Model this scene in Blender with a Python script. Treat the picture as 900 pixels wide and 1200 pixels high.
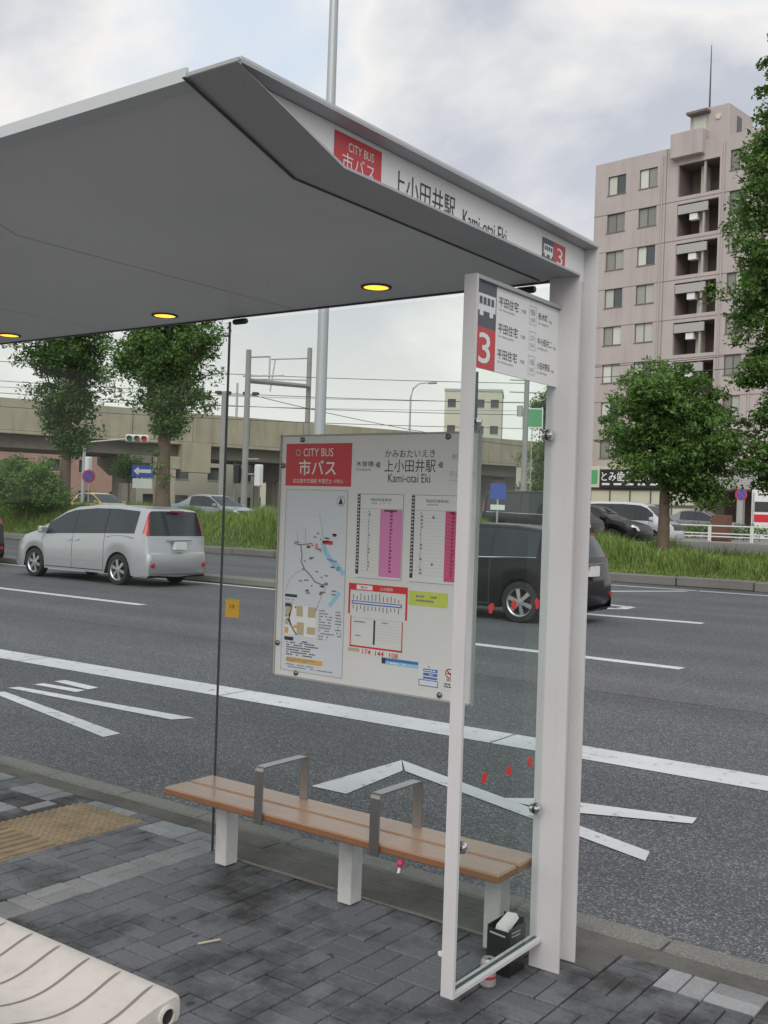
import bpy, bmesh, math, random
import numpy as np
from mathutils import Vector, Matrix

for o in list(bpy.data.objects): bpy.data.objects.remove(o)
scn = bpy.context.scene
COL = scn.collection
PI = math.pi

# ------------------------------------------------------------------ camera
CAMH = 1.55
YAW = math.radians(36.2); ROLL = math.atan(0.0337)
cam = bpy.data.cameras.new('camera'); camo = bpy.data.objects.new('camera', cam); COL.objects.link(camo)
cam.sensor_fit = 'VERTICAL'; cam.sensor_height = 24.0; cam.lens = 24.0*1235/1200
cam.clip_start = 0.05; cam.clip_end = 3000
_f = Vector((-math.sin(YAW), math.cos(YAW), 0)); _r = Vector((math.cos(YAW), math.sin(YAW), 0)); _u = Vector((0, 0, 1))
_cr = _r*math.cos(ROLL)+_u*math.sin(ROLL); _cu = -_r*math.sin(ROLL)+_u*math.cos(ROLL)
camo.matrix_world = Matrix(((_cr.x, _cu.x, -_f.x, 0), (_cr.y, _cu.y, -_f.y, 0), (_cr.z, _cu.z, -_f.z, CAMH), (0, 0, 0, 1)))
scn.camera = camo
scn.render.resolution_x = 768; scn.render.resolution_y = 1024

# ------------------------------------------------------------------ world: bright broken overcast, late afternoon
SUN_EL = math.radians(42); SUN_AZ = math.radians(-155)      # azimuth measured from +Y towards -X
world = bpy.data.worlds.new('World'); scn.world = world; world.use_nodes = True
nt = world.node_tree; N = nt.nodes; L = nt.links
for n in list(N): N.remove(n)
wo = N.new('ShaderNodeOutputWorld'); bg = N.new('ShaderNodeBackground'); bg.inputs['Strength'].default_value = 0.1
sky = N.new('ShaderNodeTexSky'); sky.sky_type = 'NISHITA'; sky.sun_disc = False
sky.sun_elevation = SUN_EL; sky.sun_rotation = -SUN_AZ; sky.dust_density = 2.0
tc = N.new('ShaderNodeTexCoord'); mp = N.new('ShaderNodeMapping'); mp.inputs['Scale'].default_value = (1.0, 1.0, 1.7)
mp.inputs['Location'].default_value = (0.35, 1.7, 0.2)
n1 = N.new('ShaderNodeTexNoise'); n1.inputs['Scale'].default_value = 2.3; n1.inputs['Detail'].default_value = 7; n1.inputs['Roughness'].default_value = 0.52
n1.inputs['Distortion'].default_value = 0.25
cr = N.new('ShaderNodeValToRGB'); e = cr.color_ramp
e.elements[0].position = 0.30; e.elements[0].color = (4.3, 4.6, 5.1, 1)
e.elements[1].position = 0.72; e.elements[1].color = (5.4, 6.5, 7.9, 1)
q = e.elements.new(0.44); q.color = (5.0, 5.25, 5.8, 1)
q = e.elements.new(0.55); q.color = (8.2, 8.05, 7.8, 1)
q = e.elements.new(0.62); q.color = (6.4, 7.0, 7.7, 1)
mx = N.new('ShaderNodeMix'); mx.data_type = 'RGBA'; mx.inputs[0].default_value = 0.94
L.new(tc.outputs['Generated'], mp.inputs['Vector']); L.new(mp.outputs['Vector'], n1.inputs['Vector'])
L.new(n1.outputs['Fac'], cr.inputs['Fac']); L.new(sky.outputs['Color'], mx.inputs[6]); L.new(cr.outputs['Color'], mx.inputs[7])
sx = N.new('ShaderNodeSeparateXYZ'); L.new(tc.outputs['Generated'], sx.inputs[0])
hz = N.new('ShaderNodeMapRange'); hz.interpolation_type = 'SMOOTHSTEP'; hz.inputs['From Min'].default_value = 0.0; hz.inputs['From Max'].default_value = 0.34
hz.inputs['To Min'].default_value = 1.0; hz.inputs['To Max'].default_value = 0.0; L.new(sx.outputs['Z'], hz.inputs['Value'])
hm = N.new('ShaderNodeMath'); hm.operation = 'MULTIPLY'; hm.inputs[1].default_value = 0.72; L.new(hz.outputs[0], hm.inputs[0])
hx = N.new('ShaderNodeMix'); hx.data_type = 'RGBA'; hx.inputs[7].default_value = (9.3, 8.95, 8.15, 1)
L.new(hm.outputs[0], hx.inputs[0]); L.new(mx.outputs[2], hx.inputs[6]); L.new(hx.outputs[2], bg.inputs['Color']); L.new(bg.outputs['Background'], wo.inputs['Surface'])

sun = bpy.data.lights.new('sun', 'SUN'); sun.energy = 1.5; sun.angle = math.radians(50); sun.color = (1.0, 0.96, 0.91)  # soft sun put behind the camera to brighten faces turned towards it
suno = bpy.data.objects.new('sun', sun); COL.objects.link(suno)
sd = Vector((-math.sin(SUN_AZ)*math.cos(SUN_EL), math.cos(SUN_AZ)*math.cos(SUN_EL), math.sin(SUN_EL)))
suno.rotation_euler = sd.to_track_quat('Z', 'Y').to_euler(); suno.location = (0, 0, 30)
scn.view_settings.view_transform = 'Standard'; scn.view_settings.look = 'None'
scn.view_settings.exposure = 0.22; scn.view_settings.gamma = 1.0; scn.view_settings.use_curve_mapping = False

# ------------------------------------------------------------------ materials
MATS = {}
def lin(c): return tuple(((v/12.92) if v <= 0.04045 else ((v+0.055)/1.055)**2.4) for v in [x/255 for x in c])
def mat(name, col, rough=0.6, metal=0.0, var=0.0, vscale=6.0, bump=0.0, bscale=60.0, spec=0.5, isl=0.0, dirt=0.0, dscale=3.0, dcol=(0.05, 0.045, 0.04), transl=0.0, coat=0.0, dlo=0.48, dwid=0.24, dvec=None, fine=0.0, spots=0.0):
    """plain principled with colour variation (object-space noise), island variation, dirt patches and fine relief"""
    if name in MATS: return MATS[name]
    m = bpy.data.materials.new(name); m.use_nodes = True; MATS[name] = m
    nt = m.node_tree; N = nt.nodes; L = nt.links
    b = N['Principled BSDF']
    b.inputs['Roughness'].default_value = rough; b.inputs['Metallic'].default_value = metal
    b.inputs['Specular IOR Level'].default_value = spec
    if coat: b.inputs['Coat Weight'].default_value = coat; b.inputs['Coat Roughness'].default_value = 0.08
    geo = N.new('ShaderNodeNewGeometry')
    rgb = N.new('ShaderNodeRGB'); rgb.outputs[0].default_value = (*col, 1)
    cur = rgb.outputs[0]
    def mixv(cur, fac_socket, lo, hi):
        mr = N.new('ShaderNodeMapRange'); mr.inputs['To Min'].default_value = lo; mr.inputs['To Max'].default_value = hi
        L.new(fac_socket, mr.inputs['Value'])
        vm = N.new('ShaderNodeVectorMath'); vm.operation = 'SCALE'
        L.new(cur, vm.inputs[0]); L.new(mr.outputs[0], vm.inputs['Scale']); return vm.outputs[0]
    if isl:
        oi = N.new('ShaderNodeObjectInfo'); ad = N.new('ShaderNodeMath'); ad.operation = 'ADD'
        L.new(oi.outputs['Random'], ad.inputs[0]); L.new(geo.outputs['Random Per Island'], ad.inputs[1])
        fr = N.new('ShaderNodeMath'); fr.operation = 'FRACT'; L.new(ad.outputs[0], fr.inputs[0])
        cur = mixv(cur, fr.outputs[0], 1-isl, 1+isl)
    if var:
        t = N.new('ShaderNodeTexNoise'); t.inputs['Scale'].default_value = vscale; t.inputs['Detail'].default_value = 6
        L.new(geo.outputs['Position'], t.inputs['Vector']); cur = mixv(cur, t.outputs['Fac'], 1-2*var, 1+2*var)
    if fine:
        t = N.new('ShaderNodeTexNoise'); t.inputs['Scale'].default_value = 70; t.inputs['Detail'].default_value = 8; t.inputs['Roughness'].default_value = 0.7
        L.new(geo.outputs['Position'], t.inputs['Vector']); cur = mixv(cur, t.outputs['Fac'], 1-2*fine, 1+2*fine)
    if dirt:
        t = N.new('ShaderNodeTexNoise'); t.inputs['Scale'].default_value = dscale; t.inputs['Detail'].default_value = 8; t.inputs['Roughness'].default_value = 0.65
        if dvec:
            mpn = N.new('ShaderNodeMapping'); mpn.inputs['Scale'].default_value = dvec; L.new(geo.outputs['Position'], mpn.inputs['Vector']); L.new(mpn.outputs[0], t.inputs['Vector'])
        else: L.new(geo.outputs['Position'], t.inputs['Vector'])
        r = N.new('ShaderNodeMapRange'); r.inputs['From Min'].default_value = dlo; r.inputs['From Max'].default_value = dlo+dwid; r.inputs['To Max'].default_value = dirt
        L.new(t.outputs['Fac'], r.inputs['Value'])
        mm = N.new('ShaderNodeMix'); mm.data_type = 'RGBA'; L.new(r.outputs[0], mm.inputs[0]); L.new(cur, mm.inputs[6]); mm.inputs[7].default_value = (*dcol, 1)
        cur = mm.outputs[2]
    if spots:                       # trodden chewing gum and drips
        v = N.new('ShaderNodeTexVoronoi'); v.inputs['Scale'].default_value = 5.5; v.inputs['Randomness'].default_value = 1.0
        n9 = N.new('ShaderNodeTexNoise'); n9.inputs['Scale'].default_value = 40; L.new(geo.outputs['Position'], n9.inputs['Vector'])
        ad9 = N.new('ShaderNodeMix'); ad9.data_type = 'RGBA'; ad9.inputs[0].default_value = 0.02; L.new(geo.outputs['Position'], ad9.inputs[6]); L.new(n9.outputs['Color'], ad9.inputs[7])
        L.new(ad9.outputs[2], v.inputs['Vector'])
        r = N.new('ShaderNodeMapRange'); r.inputs['From Min'].default_value = 0.085; r.inputs['From Max'].default_value = 0.06; r.inputs['To Max'].default_value = spots; L.new(v.outputs['Distance'], r.inputs['Value'])
        mm = N.new('ShaderNodeMix'); mm.data_type = 'RGBA'; L.new(r.outputs[0], mm.inputs[0]); L.new(cur, mm.inputs[6]); mm.inputs[7].default_value = (0.028, 0.027, 0.027, 1)
        cur = mm.outputs[2]
    L.new(cur, b.inputs['Base Color'])
    if bump:
        t = N.new('ShaderNodeTexNoise'); t.inputs['Scale'].default_value = bscale; t.inputs['Detail'].default_value = 4
        L.new(geo.outputs['Position'], t.inputs['Vector'])
        bp = N.new('ShaderNodeBump'); bp.inputs['Strength'].default_value = bump; bp.inputs['Distance'].default_value = 0.01
        L.new(t.outputs['Fac'], bp.inputs['Height']); L.new(bp.outputs[0], b.inputs['Normal'])
    if transl:
        tr = N.new('ShaderNodeBsdfTranslucent'); L.new(cur, tr.inputs['Color'])
        ms = N.new('ShaderNodeMixShader'); ms.inputs[0].default_value = transl
        L.new(b.outputs[0], ms.inputs[1]); L.new(tr.outputs[0], ms.inputs[2])
        L.new(ms.outputs[0], N['Material Output'].inputs['Surface'])
    return m
def glass_mat(name, tint=(0.86, 0.92, 0.90), rough=0.02, haze=0.03):
    m = bpy.data.materials.new(name); m.use_nodes = True; MATS[name] = m
    nt = m.node_tree; N = nt.nodes; L = nt.links; N.remove(N['Principled BSDF'])
    t = N.new('ShaderNodeBsdfTransparent'); t.inputs[0].default_value = (*tint, 1)
    g = N.new('ShaderNodeBsdfGlossy'); g.inputs['Roughness'].default_value = rough; g.inputs[0].default_value = (0.9, 0.9, 0.9, 1)
    d = N.new('ShaderNodeBsdfDiffuse'); d.inputs[0].default_value = (0.5, 0.5, 0.48, 1)
    fr = N.new('ShaderNodeFresnel'); fr.inputs['IOR'].default_value = 1.18
    geo = N.new('ShaderNodeNewGeometry'); nz = N.new('ShaderNodeTexNoise'); nz.inputs['Scale'].default_value = 2.5; nz.inputs['Detail'].default_value = 7
    L.new(geo.outputs['Position'], nz.inputs['Vector'])
    mr = N.new('ShaderNodeMapRange'); mr.inputs['From Min'].default_value = 0.4; mr.inputs['From Max'].default_value = 0.75; mr.inputs['To Max'].default_value = haze*2
    mr.inputs['To Min'].default_value = haze*0.4
    L.new(nz.outputs['Fac'], mr.inputs['Value'])
    m0 = N.new('ShaderNodeMixShader'); L.new(mr.outputs[0], m0.inputs[0]); L.new(t.outputs[0], m0.inputs[1]); L.new(d.outputs[0], m0.inputs[2])
    om = N.new('ShaderNodeMath'); om.operation = 'SUBTRACT'; om.inputs[0].default_value = 1.0; L.new(geo.outputs['Backfacing'], om.inputs[1])
    fm = N.new('ShaderNodeMath'); fm.operation = 'MULTIPLY'; L.new(fr.outputs[0], fm.inputs[0]); L.new(om.outputs[0], fm.inputs[1])
    m1 = N.new('ShaderNodeMixShader'); L.new(fm.outputs[0], m1.inputs[0]); L.new(m0.outputs[0], m1.inputs[1]); L.new(g.outputs[0], m1.inputs[2])
    L.new(m1.outputs[0], N['Material Output'].inputs['Surface'])
    return m
def speckle_mat(name, base, lightc, darkc, scale=160, rough=0.75, patch=0.12, bump=0.5):
    """asphalt / exposed aggregate: stone speckle in voronoi cells over large soft wear patches"""
    m = bpy.data.materials.new(name); m.use_nodes = True; MATS[name] = m
    nt = m.node_tree; N = nt.nodes; L = nt.links; b = N['Principled BSDF']; b.inputs['Roughness'].default_value = rough
    geo = N.new('ShaderNodeNewGeometry')
    v = N.new('ShaderNodeTexVoronoi'); v.inputs['Scale'].default_value = scale; L.new(geo.outputs['Position'], v.inputs['Vector'])
    sp = N.new('ShaderNodeSeparateColor'); L.new(v.outputs['Color'], sp.inputs[0])
    r = N.new('ShaderNodeValToRGB'); L.new(sp.outputs[0], r.inputs[0])
    r.color_ramp.elements[0].position = 0.1; r.color_ramp.elements[0].color = (*darkc, 1)
    r.color_ramp.elements[1].position = 1.0; r.color_ramp.elements[1].color = (*lightc, 1)
    q = r.color_ramp.elements.new(0.75); q.color = (*base, 1)
    n = N.new('ShaderNodeTexNoise'); n.inputs['Scale'].default_value = 0.55; n.inputs['Detail'].default_value = 7; n.inputs['Roughness'].default_value = 0.6
    L.new(geo.outputs['Position'], n.inputs['Vector'])
    mr = N.new('ShaderNodeMapRange'); mr.inputs['To Min'].default_value = 1-2*patch; mr.inputs['To Max'].default_value = 1+2*patch; L.new(n.outputs['Fac'], mr.inputs['Value'])
    sc0 = N.new('ShaderNodeVectorMath'); sc0.operation = 'SCALE'; L.new(r.outputs[0], sc0.inputs[0]); L.new(mr.outputs[0], sc0.inputs['Scale'])
    mpn = N.new('ShaderNodeMapping'); mpn.inputs['Scale'].default_value = (0.03, 0.9, 1); L.new(geo.outputs['Position'], mpn.inputs['Vector'])
    n3 = N.new('ShaderNodeTexNoise'); n3.inputs['Scale'].default_value = 1.0; n3.inputs['Detail'].default_value = 6; L.new(mpn.outputs[0], n3.inputs['Vector'])
    m3 = N.new('ShaderNodeMapRange'); m3.inputs['From Min'].default_value = 0.3; m3.inputs['From Max'].default_value = 0.7; m3.inputs['To Min'].default_value = 1-1.3*patch; m3.inputs['To Max'].default_value = 1+1.3*patch; L.new(n3.outputs['Fac'], m3.inputs['Value'])
    sc = N.new('ShaderNodeVectorMath'); sc.operation = 'SCALE'; L.new(sc0.outputs[0], sc.inputs[0]); L.new(m3.outputs[0], sc.inputs['Scale'])
    L.new(sc.outputs[0], b.inputs['Base Color'])
    bp = N.new('ShaderNodeBump'); bp.inputs['Strength'].default_value = bump; bp.inputs['Distance'].default_value = 0.004
    L.new(v.outputs['Distance'], bp.inputs['Height']); L.new(bp.outputs[0], b.inputs['Normal'])
    return m
def paint_mat(name, col, under, wear=0.5):
    """road paint worn through to the asphalt in small patches"""
    m = bpy.data.materials.new(name); m.use_nodes = True; MATS[name] = m
    nt = m.node_tree; N = nt.nodes; L = nt.links; b = N['Principled BSDF']; b.inputs['Roughness'].default_value = 0.7
    geo = N.new('ShaderNodeNewGeometry')
    n = N.new('ShaderNodeTexNoise'); n.inputs['Scale'].default_value = 9; n.inputs['Detail'].default_value = 10; n.inputs['Roughness'].default_value = 0.75
    L.new(geo.outputs['Position'], n.inputs['Vector'])
    r = N.new('ShaderNodeMapRange'); r.inputs['From Min'].default_value = wear; r.inputs['From Max'].default_value = wear+0.1; L.new(n.outputs['Fac'], r.inputs['Value'])
    n2 = N.new('ShaderNodeTexNoise'); n2.inputs['Scale'].default_value = 1.1; n2.inputs['Detail'].default_value = 5; L.new(geo.outputs['Position'], n2.inputs['Vector'])
    mr = N.new('ShaderNodeMapRange'); mr.inputs['To Min'].default_value = 0.7; mr.inputs['To Max'].default_value = 1.25; L.new(n2.outputs['Fac'], mr.inputs['Value'])
    rg = N.new('ShaderNodeRGB'); rg.outputs[0].default_value = (*col, 1)
    sc = N.new('ShaderNodeVectorMath'); sc.operation = 'SCALE'; L.new(rg.outputs[0], sc.inputs[0]); L.new(mr.outputs[0], sc.inputs['Scale'])
    mm = N.new('ShaderNodeMix'); mm.data_type = 'RGBA'; L.new(r.outputs[0], mm.inputs[0]); L.new(sc.outputs[0], mm.inputs[6]); mm.inputs[7].default_value = (*under, 1)
    L.new(mm.outputs[2], b.inputs['Base Color'])
    return m
def emit_mat(name, col, s):
    m = bpy.data.materials.new(name); m.use_nodes = True; MATS[name] = m
    b = m.node_tree.nodes['Principled BSDF']; b.inputs['Base Color'].default_value = (*col, 1)
    b.inputs['Emission Color'].default_value = (*col, 1); b.inputs['Emission Strength'].default_value = s
    return m

ASPH = (0.100, 0.104, 0.111)
M_road = speckle_mat('asphalt', ASPH, (0.27, 0.275, 0.28), (0.055, 0.058, 0.063), 120, 0.8, 0.14, 0.6)
M_road2 = speckle_mat('asphalt_far', (0.12, 0.12, 0.122), (0.2, 0.2, 0.2), (0.08, 0.08, 0.08), 60, 0.8, 0.1, 0.2)
M_paint = paint_mat('road_paint', (0.62, 0.63, 0.63), (0.16, 0.16, 0.165), 0.565)
M_kerb = speckle_mat('kerb_concrete', (0.225, 0.218, 0.20), (0.30, 0.29, 0.27), (0.14, 0.135, 0.122), 330, 0.85, 0.22, 0.4)
M_edge = mat('dirty_concrete', (0.12, 0.113, 0.10), 0.88, var=0.22, vscale=4, fine=0.2, dirt=0.75, dscale=2.6, dlo=0.42, dcol=(0.035, 0.032, 0.028), bump=0.4, bscale=180)
M_strip = mat('stained_concrete', (0.075, 0.073, 0.07), 0.85, var=0.25, vscale=5, dirt=0.6, dscale=4, dcol=(0.02, 0.02, 0.02), bump=0.4, bscale=150)
M_joint = mat('joint_sand', (0.030, 0.029, 0.028), 0.95, var=0.2, vscale=30)
M_brick = mat('dark_paver', (0.135, 0.141, 0.152), 0.82, isl=0.15, var=0.12, vscale=3.0, fine=0.24, spots=0.75, dirt=0.88, dscale=1.9, dlo=0.48, dwid=0.13, dcol=(0.024, 0.023, 0.0225), bump=0.35, bscale=220)
M_brickl = mat('pale_paver', (0.25, 0.252, 0.255), 0.82, isl=0.16, var=0.14, vscale=5, fine=0.2, dirt=0.5, dscale=2.3, dcol=(0.07, 0.068, 0.065), bump=0.35, bscale=220)
M_tact = mat('tactile_tile', (0.27, 0.205, 0.125), 0.8, isl=0.08, var=0.15, vscale=9, dirt=0.55, dscale=6, dcol=(0.08, 0.065, 0.045))
M_white = mat('white_enamel', (0.61, 0.598, 0.602), 0.42, var=0.05, vscale=3, dirt=0.22, dscale=9, dvec=(1,1,0.06), dcol=(0.40, 0.37, 0.34))
M_beam = mat('shaded_enamel', (0.40, 0.405, 0.415), 0.45, var=0.04, vscale=3)  # enamel greyed to carry the shade under the end beam
M_soffit = mat('soffit_metal', (0.62, 0.625, 0.63), 0.30, var=0.05, vscale=1.4, dirt=0.08, dscale=2, dcol=(0.4,0.4,0.4))
M_trim = mat('dark_trim', (0.05, 0.052, 0.055), 0.5)
M_rooftop = mat('roof_sheet', (0.55, 0.57, 0.58), 0.4)
M_board = mat('board_white', (0.68, 0.685, 0.665), 0.4, var=0.03, vscale=4)
M_paper = mat('poster_paper', (0.70, 0.71, 0.71), 0.5)
M_paperb = mat('map_paper', (0.62, 0.66, 0.69), 0.45, var=0.02)
M_red = mat('sign_red', (0.56, 0.035, 0.045), 0.4)
M_redp = mat('poster_red', (0.62, 0.03, 0.04), 0.45)
M_slate = mat('sign_slate', (0.065, 0.078, 0.10), 0.4)
M_ink = mat('print_black', (0.035, 0.035, 0.04), 0.5)
M_inkg = mat('print_grey', (0.22, 0.22, 0.23), 0.5)
M_inkl = mat('print_pale_grey', (0.42, 0.42, 0.42), 0.5)
M_printw = mat('print_white', (0.78, 0.78, 0.77), 0.45)
M_pink = mat('print_pink', (0.66, 0.22, 0.45), 0.5)
M_magenta = mat('print_magenta', (0.62, 0.075, 0.20), 0.5)
M_blue = mat('print_blue', (0.07, 0.16, 0.45), 0.5)
M_cyan = mat('print_cyan', (0.28, 0.58, 0.72), 0.5)
M_lime = mat('print_lime', (0.52, 0.62, 0.10), 0.5, var=0.1, vscale=30)
M_orange = mat('print_orange', (0.68, 0.38, 0.10), 0.5)
M_tan = mat('print_tan', (0.48, 0.42, 0.26), 0.5)
M_steel = mat('brushed_steel', (0.42, 0.41, 0.40), 0.34, 1.0, var=0.05, vscale=40)
M_chrome = mat('chrome', (0.65, 0.65, 0.66), 0.15, 1.0)
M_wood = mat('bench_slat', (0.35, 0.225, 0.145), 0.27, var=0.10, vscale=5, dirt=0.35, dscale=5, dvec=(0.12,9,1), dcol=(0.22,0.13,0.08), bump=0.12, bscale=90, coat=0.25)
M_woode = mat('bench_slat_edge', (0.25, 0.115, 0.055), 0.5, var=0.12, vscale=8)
M_leg = mat('bench_leg_white', (0.60, 0.60, 0.59), 0.5, dirt=0.35, dscale=7, dcol=(0.26, 0.24, 0.21))
M_resin = mat('resin_cream', (0.62, 0.58, 0.53), 0.5, var=0.05, vscale=6, dirt=0.25, dscale=14, dcol=(0.34, 0.30, 0.26))
M_groove = mat('groove_brown', (0.25, 0.19, 0.165), 0.8)  # darker flat strips drawn along the seat grooves
M_black = mat('black_plastic', (0.018, 0.018, 0.02), 0.4)
M_glass = glass_mat('shelter_glass', (0.945, 0.968, 0.96), 0.015, 0.010)
M_gedge = mat('glass_edge', (0.05, 0.085, 0.075), 0.25)
M_lamp = emit_mat('lamp_glow', (1.0, 0.58, 0.05), 1.35)
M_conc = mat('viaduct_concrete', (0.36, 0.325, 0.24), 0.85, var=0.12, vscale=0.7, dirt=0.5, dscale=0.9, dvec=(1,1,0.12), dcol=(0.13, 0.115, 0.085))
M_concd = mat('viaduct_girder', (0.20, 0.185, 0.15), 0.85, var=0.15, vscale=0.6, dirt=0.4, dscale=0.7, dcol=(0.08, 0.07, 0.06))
M_pole = mat('pole_concrete', (0.30, 0.295, 0.28), 0.8, var=0.1, vscale=1.5)
M_galv = mat('galvanised', (0.46, 0.48, 0.49), 0.45, 0.3)
M_wire = mat('wire', (0.06, 0.06, 0.065), 0.6)
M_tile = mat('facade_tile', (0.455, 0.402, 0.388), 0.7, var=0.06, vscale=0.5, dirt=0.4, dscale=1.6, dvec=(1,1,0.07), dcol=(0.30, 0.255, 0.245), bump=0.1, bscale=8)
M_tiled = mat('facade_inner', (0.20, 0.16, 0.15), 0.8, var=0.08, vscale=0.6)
M_cream = mat('cream_wall', (0.58, 0.56, 0.42), 0.7, var=0.05, vscale=0.8)
M_beige = mat('beige_block', (0.52, 0.49, 0.41), 0.8, var=0.06, vscale=0.3)
M_pinkb = mat('brick_far', (0.36, 0.22, 0.18), 0.8, var=0.1, vscale=0.7)
M_wglass = mat('window_glass', (0.05, 0.06, 0.065), 0.08, spec=0.8)
M_curt = mat('curtain', (0.40, 0.41, 0.36), 0.35, isl=0.6, spec=0.6)
M_frame = mat('window_frame', (0.10, 0.10, 0.10), 0.5)
M_slab = mat('balcony_grey', (0.40, 0.39, 0.38), 0.6)
M_bark = mat('bark', (0.145, 0.105, 0.075), 0.9, var=0.2, vscale=5, bump=0.8, bscale=25)
M_leaf = mat('leaf_mid', (0.118, 0.218, 0.050), 0.6, isl=0.60, var=0.22, vscale=0.9, transl=0.35)
M_leafd = mat('leaf_dark', (0.078, 0.160, 0.036), 0.6, isl=0.60, var=0.22, vscale=0.9, transl=0.3)
M_leafb = mat('leaf_bright', (0.135, 0.25, 0.055), 0.6, isl=0.4, var=0.2, vscale=0.9, transl=0.4)
M_grass = mat('grass_blade', (0.225, 0.315, 0.082), 0.7, isl=0.55, var=0.3, vscale=0.6, transl=0.35)
M_soil = mat('soil', (0.07, 0.085, 0.035), 0.95, var=0.2, vscale=2)
M_ground = mat('ground_far', (0.16, 0.16, 0.14), 0.9, var=0.15, vscale=0.2)
M_rust = mat('rust_box', (0.13, 0.055, 0.035), 0.7, var=0.1, vscale=3)

# ------------------------------------------------------------------ mesh helpers
ORG = {}
def reg(o, parent=None, loc=None):
    COL.objects.link(o)
    if parent is not None:
        o.parent = parent; ORG[o.name] = ORG[parent.name]
    else:
        loc = Vector(loc or (0, 0, 0)); o.location = loc; ORG[o.name] = loc.copy()
    return o
def tag(o, label=None, cat=None, group=None, kind=None):
    if label: o['label'] = label
    if cat: o['category'] = cat
    if group: o['group'] = group
    if kind: o['kind'] = kind
    return o
def empty(name, loc, label, cat, rz=0, group=None):
    o = bpy.data.objects.new(name, None); o.empty_display_size = 0.2
    reg(o, None, loc); o.rotation_euler.z = rz
    if rz: ORG[o.name] = Vector((0, 0, 0))          # rotated things are given in their own coordinates
    return tag(o, label, cat, group)
class MB:
    def __init__(s): s.v = []; s.f = []
    def add(s, vs, fs):
        k = len(s.v); s.v += [tuple(p) for p in vs]; s.f += [tuple(i+k for i in f) for f in fs]; return s
    def box(s, x0, x1, y0, y1, z0, z1):
        return s.add([(x0,y0,z0),(x1,y0,z0),(x1,y1,z0),(x0,y1,z0),(x0,y0,z1),(x1,y0,z1),(x1,y1,z1),(x0,y1,z1)],
                     [(3,2,1,0),(4,5,6,7),(0,1,5,4),(1,2,6,5),(2,3,7,6),(3,0,4,7)])
    def cbox(s, x0, x1, y0, y1, z0, z1, c=0.003):
        """box with chamfered edges (24 verts)"""
        X = (x0, x1); Y = (y0, y1); Z = (z0, z1); vs = []; idx = {}
        for i in (0, 1):
            for j in (0, 1):
                for k in (0, 1):
                    dx = c if i == 0 else -c; dy = c if j == 0 else -c; dz = c if k == 0 else -c
                    idx[i,j,k,0] = len(vs); vs.append((X[i], Y[j]+dy, Z[k]+dz))
                    idx[i,j,k,1] = len(vs); vs.append((X[i]+dx, Y[j], Z[k]+dz))
                    idx[i,j,k,2] = len(vs); vs.append((X[i]+dx, Y[j]+dy, Z[k]))
        I = lambda i,j,k,a: idx[i,j,k,a]
        fs = [(I(0,0,0,0),I(0,0,1,0),I(0,1,1,0),I(0,1,0,0)),(I(1,0,0,0),I(1,1,0,0),I(1,1,1,0),I(1,0,1,0)),
              (I(0,0,0,1),I(1,0,0,1),I(1,0,1,1),I(0,0,1,1)),(I(0,1,0,1),I(0,1,1,1),I(1,1,1,1),I(1,1,0,1)),
              (I(0,0,0,2),I(0,1,0,2),I(1,1,0,2),I(1,0,0,2)),(I(0,0,1,2),I(1,0,1,2),I(1,1,1,2),I(0,1,1,2))]
        for i in (0,1):
            for j in (0,1): fs.append((I(i,j,0,0),I(i,j,1,0),I(i,j,1,1),I(i,j,0,1)))
        for i in (0,1):
            for k in (0,1): fs.append((I(i,0,k,0),I(i,1,k,0),I(i,1,k,2),I(i,0,k,2)))
        for j in (0,1):
            for k in (0,1): fs.append((I(0,j,k,1),I(1,j,k,1),I(1,j,k,2),I(0,j,k,2)))
        for i in (0,1):
            for j in (0,1):
                for k in (0,1): fs.append((I(i,j,k,0),I(i,j,k,1),I(i,j,k,2)))
        return s.add(vs, fs)
    def quad(s, a, b, c, d): return s.add([a,b,c,d], [(0,1,2,3)])
    def prism(s, poly, axis, a0, a1):
        """polygon (2-tuples) extruded along axis 0/1/2"""
        n = len(poly)
        def P(p, a):
            q = list(p); q.insert(axis, a); return tuple(q)
        vs = [P(p, a0) for p in poly]+[P(p, a1) for p in poly]
        return s.add(vs, [tuple(range(n))[::-1], tuple(range(n, 2*n))]+[(i,(i+1)%n,(i+1)%n+n,i+n) for i in range(n)])
    def tube(s, pts, rad, n=8, cap=True):
        pts = [Vector(p) for p in pts]; k = len(pts)
        rad = rad if isinstance(rad, (list, tuple)) else [rad]*k
        vs = []; up = Vector((0.0, 0.0, 1.0))
        for i, p in enumerate(pts):
            t = (pts[min(i+1, k-1)]-pts[max(i-1, 0)]).normalized()
            ref = up if abs(t.z) < 0.95 else Vector((1, 0, 0))
            a = t.cross(ref).normalized(); b = t.cross(a)
            for j in range(n):
                th = 2*PI*j/n; vs.append(p+(a*math.cos(th)+b*math.sin(th))*rad[i])
        fs = [(i*n+j, i*n+(j+1)%n, (i+1)*n+(j+1)%n, (i+1)*n+j) for i in range(k-1) for j in range(n)]
        if cap: fs += [tuple(range(n))[::-1], tuple(range((k-1)*n, k*n))]
        return s.add(vs, fs)
    def lathe(s, prof, c, axis=2, n=20):
        """prof: list of (r, h) about axis through c"""
        vs = []; k = len(prof)
        for r, h in prof:
            for j in range(n):
                a = 2*PI*j/n; p = [0, 0, 0]; p[axis] = h; p[(axis+1) % 3] = r*math.cos(a); p[(axis+2) % 3] = r*math.sin(a)
                vs.append((p[0]+c[0], p[1]+c[1], p[2]+c[2]))
        fs = [(i*n+j, i*n+(j+1)%n, (i+1)*n+(j+1)%n, (i+1)*n+j) for i in range(k-1) for j in range(n)]
        return s.add(vs, fs)
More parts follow.
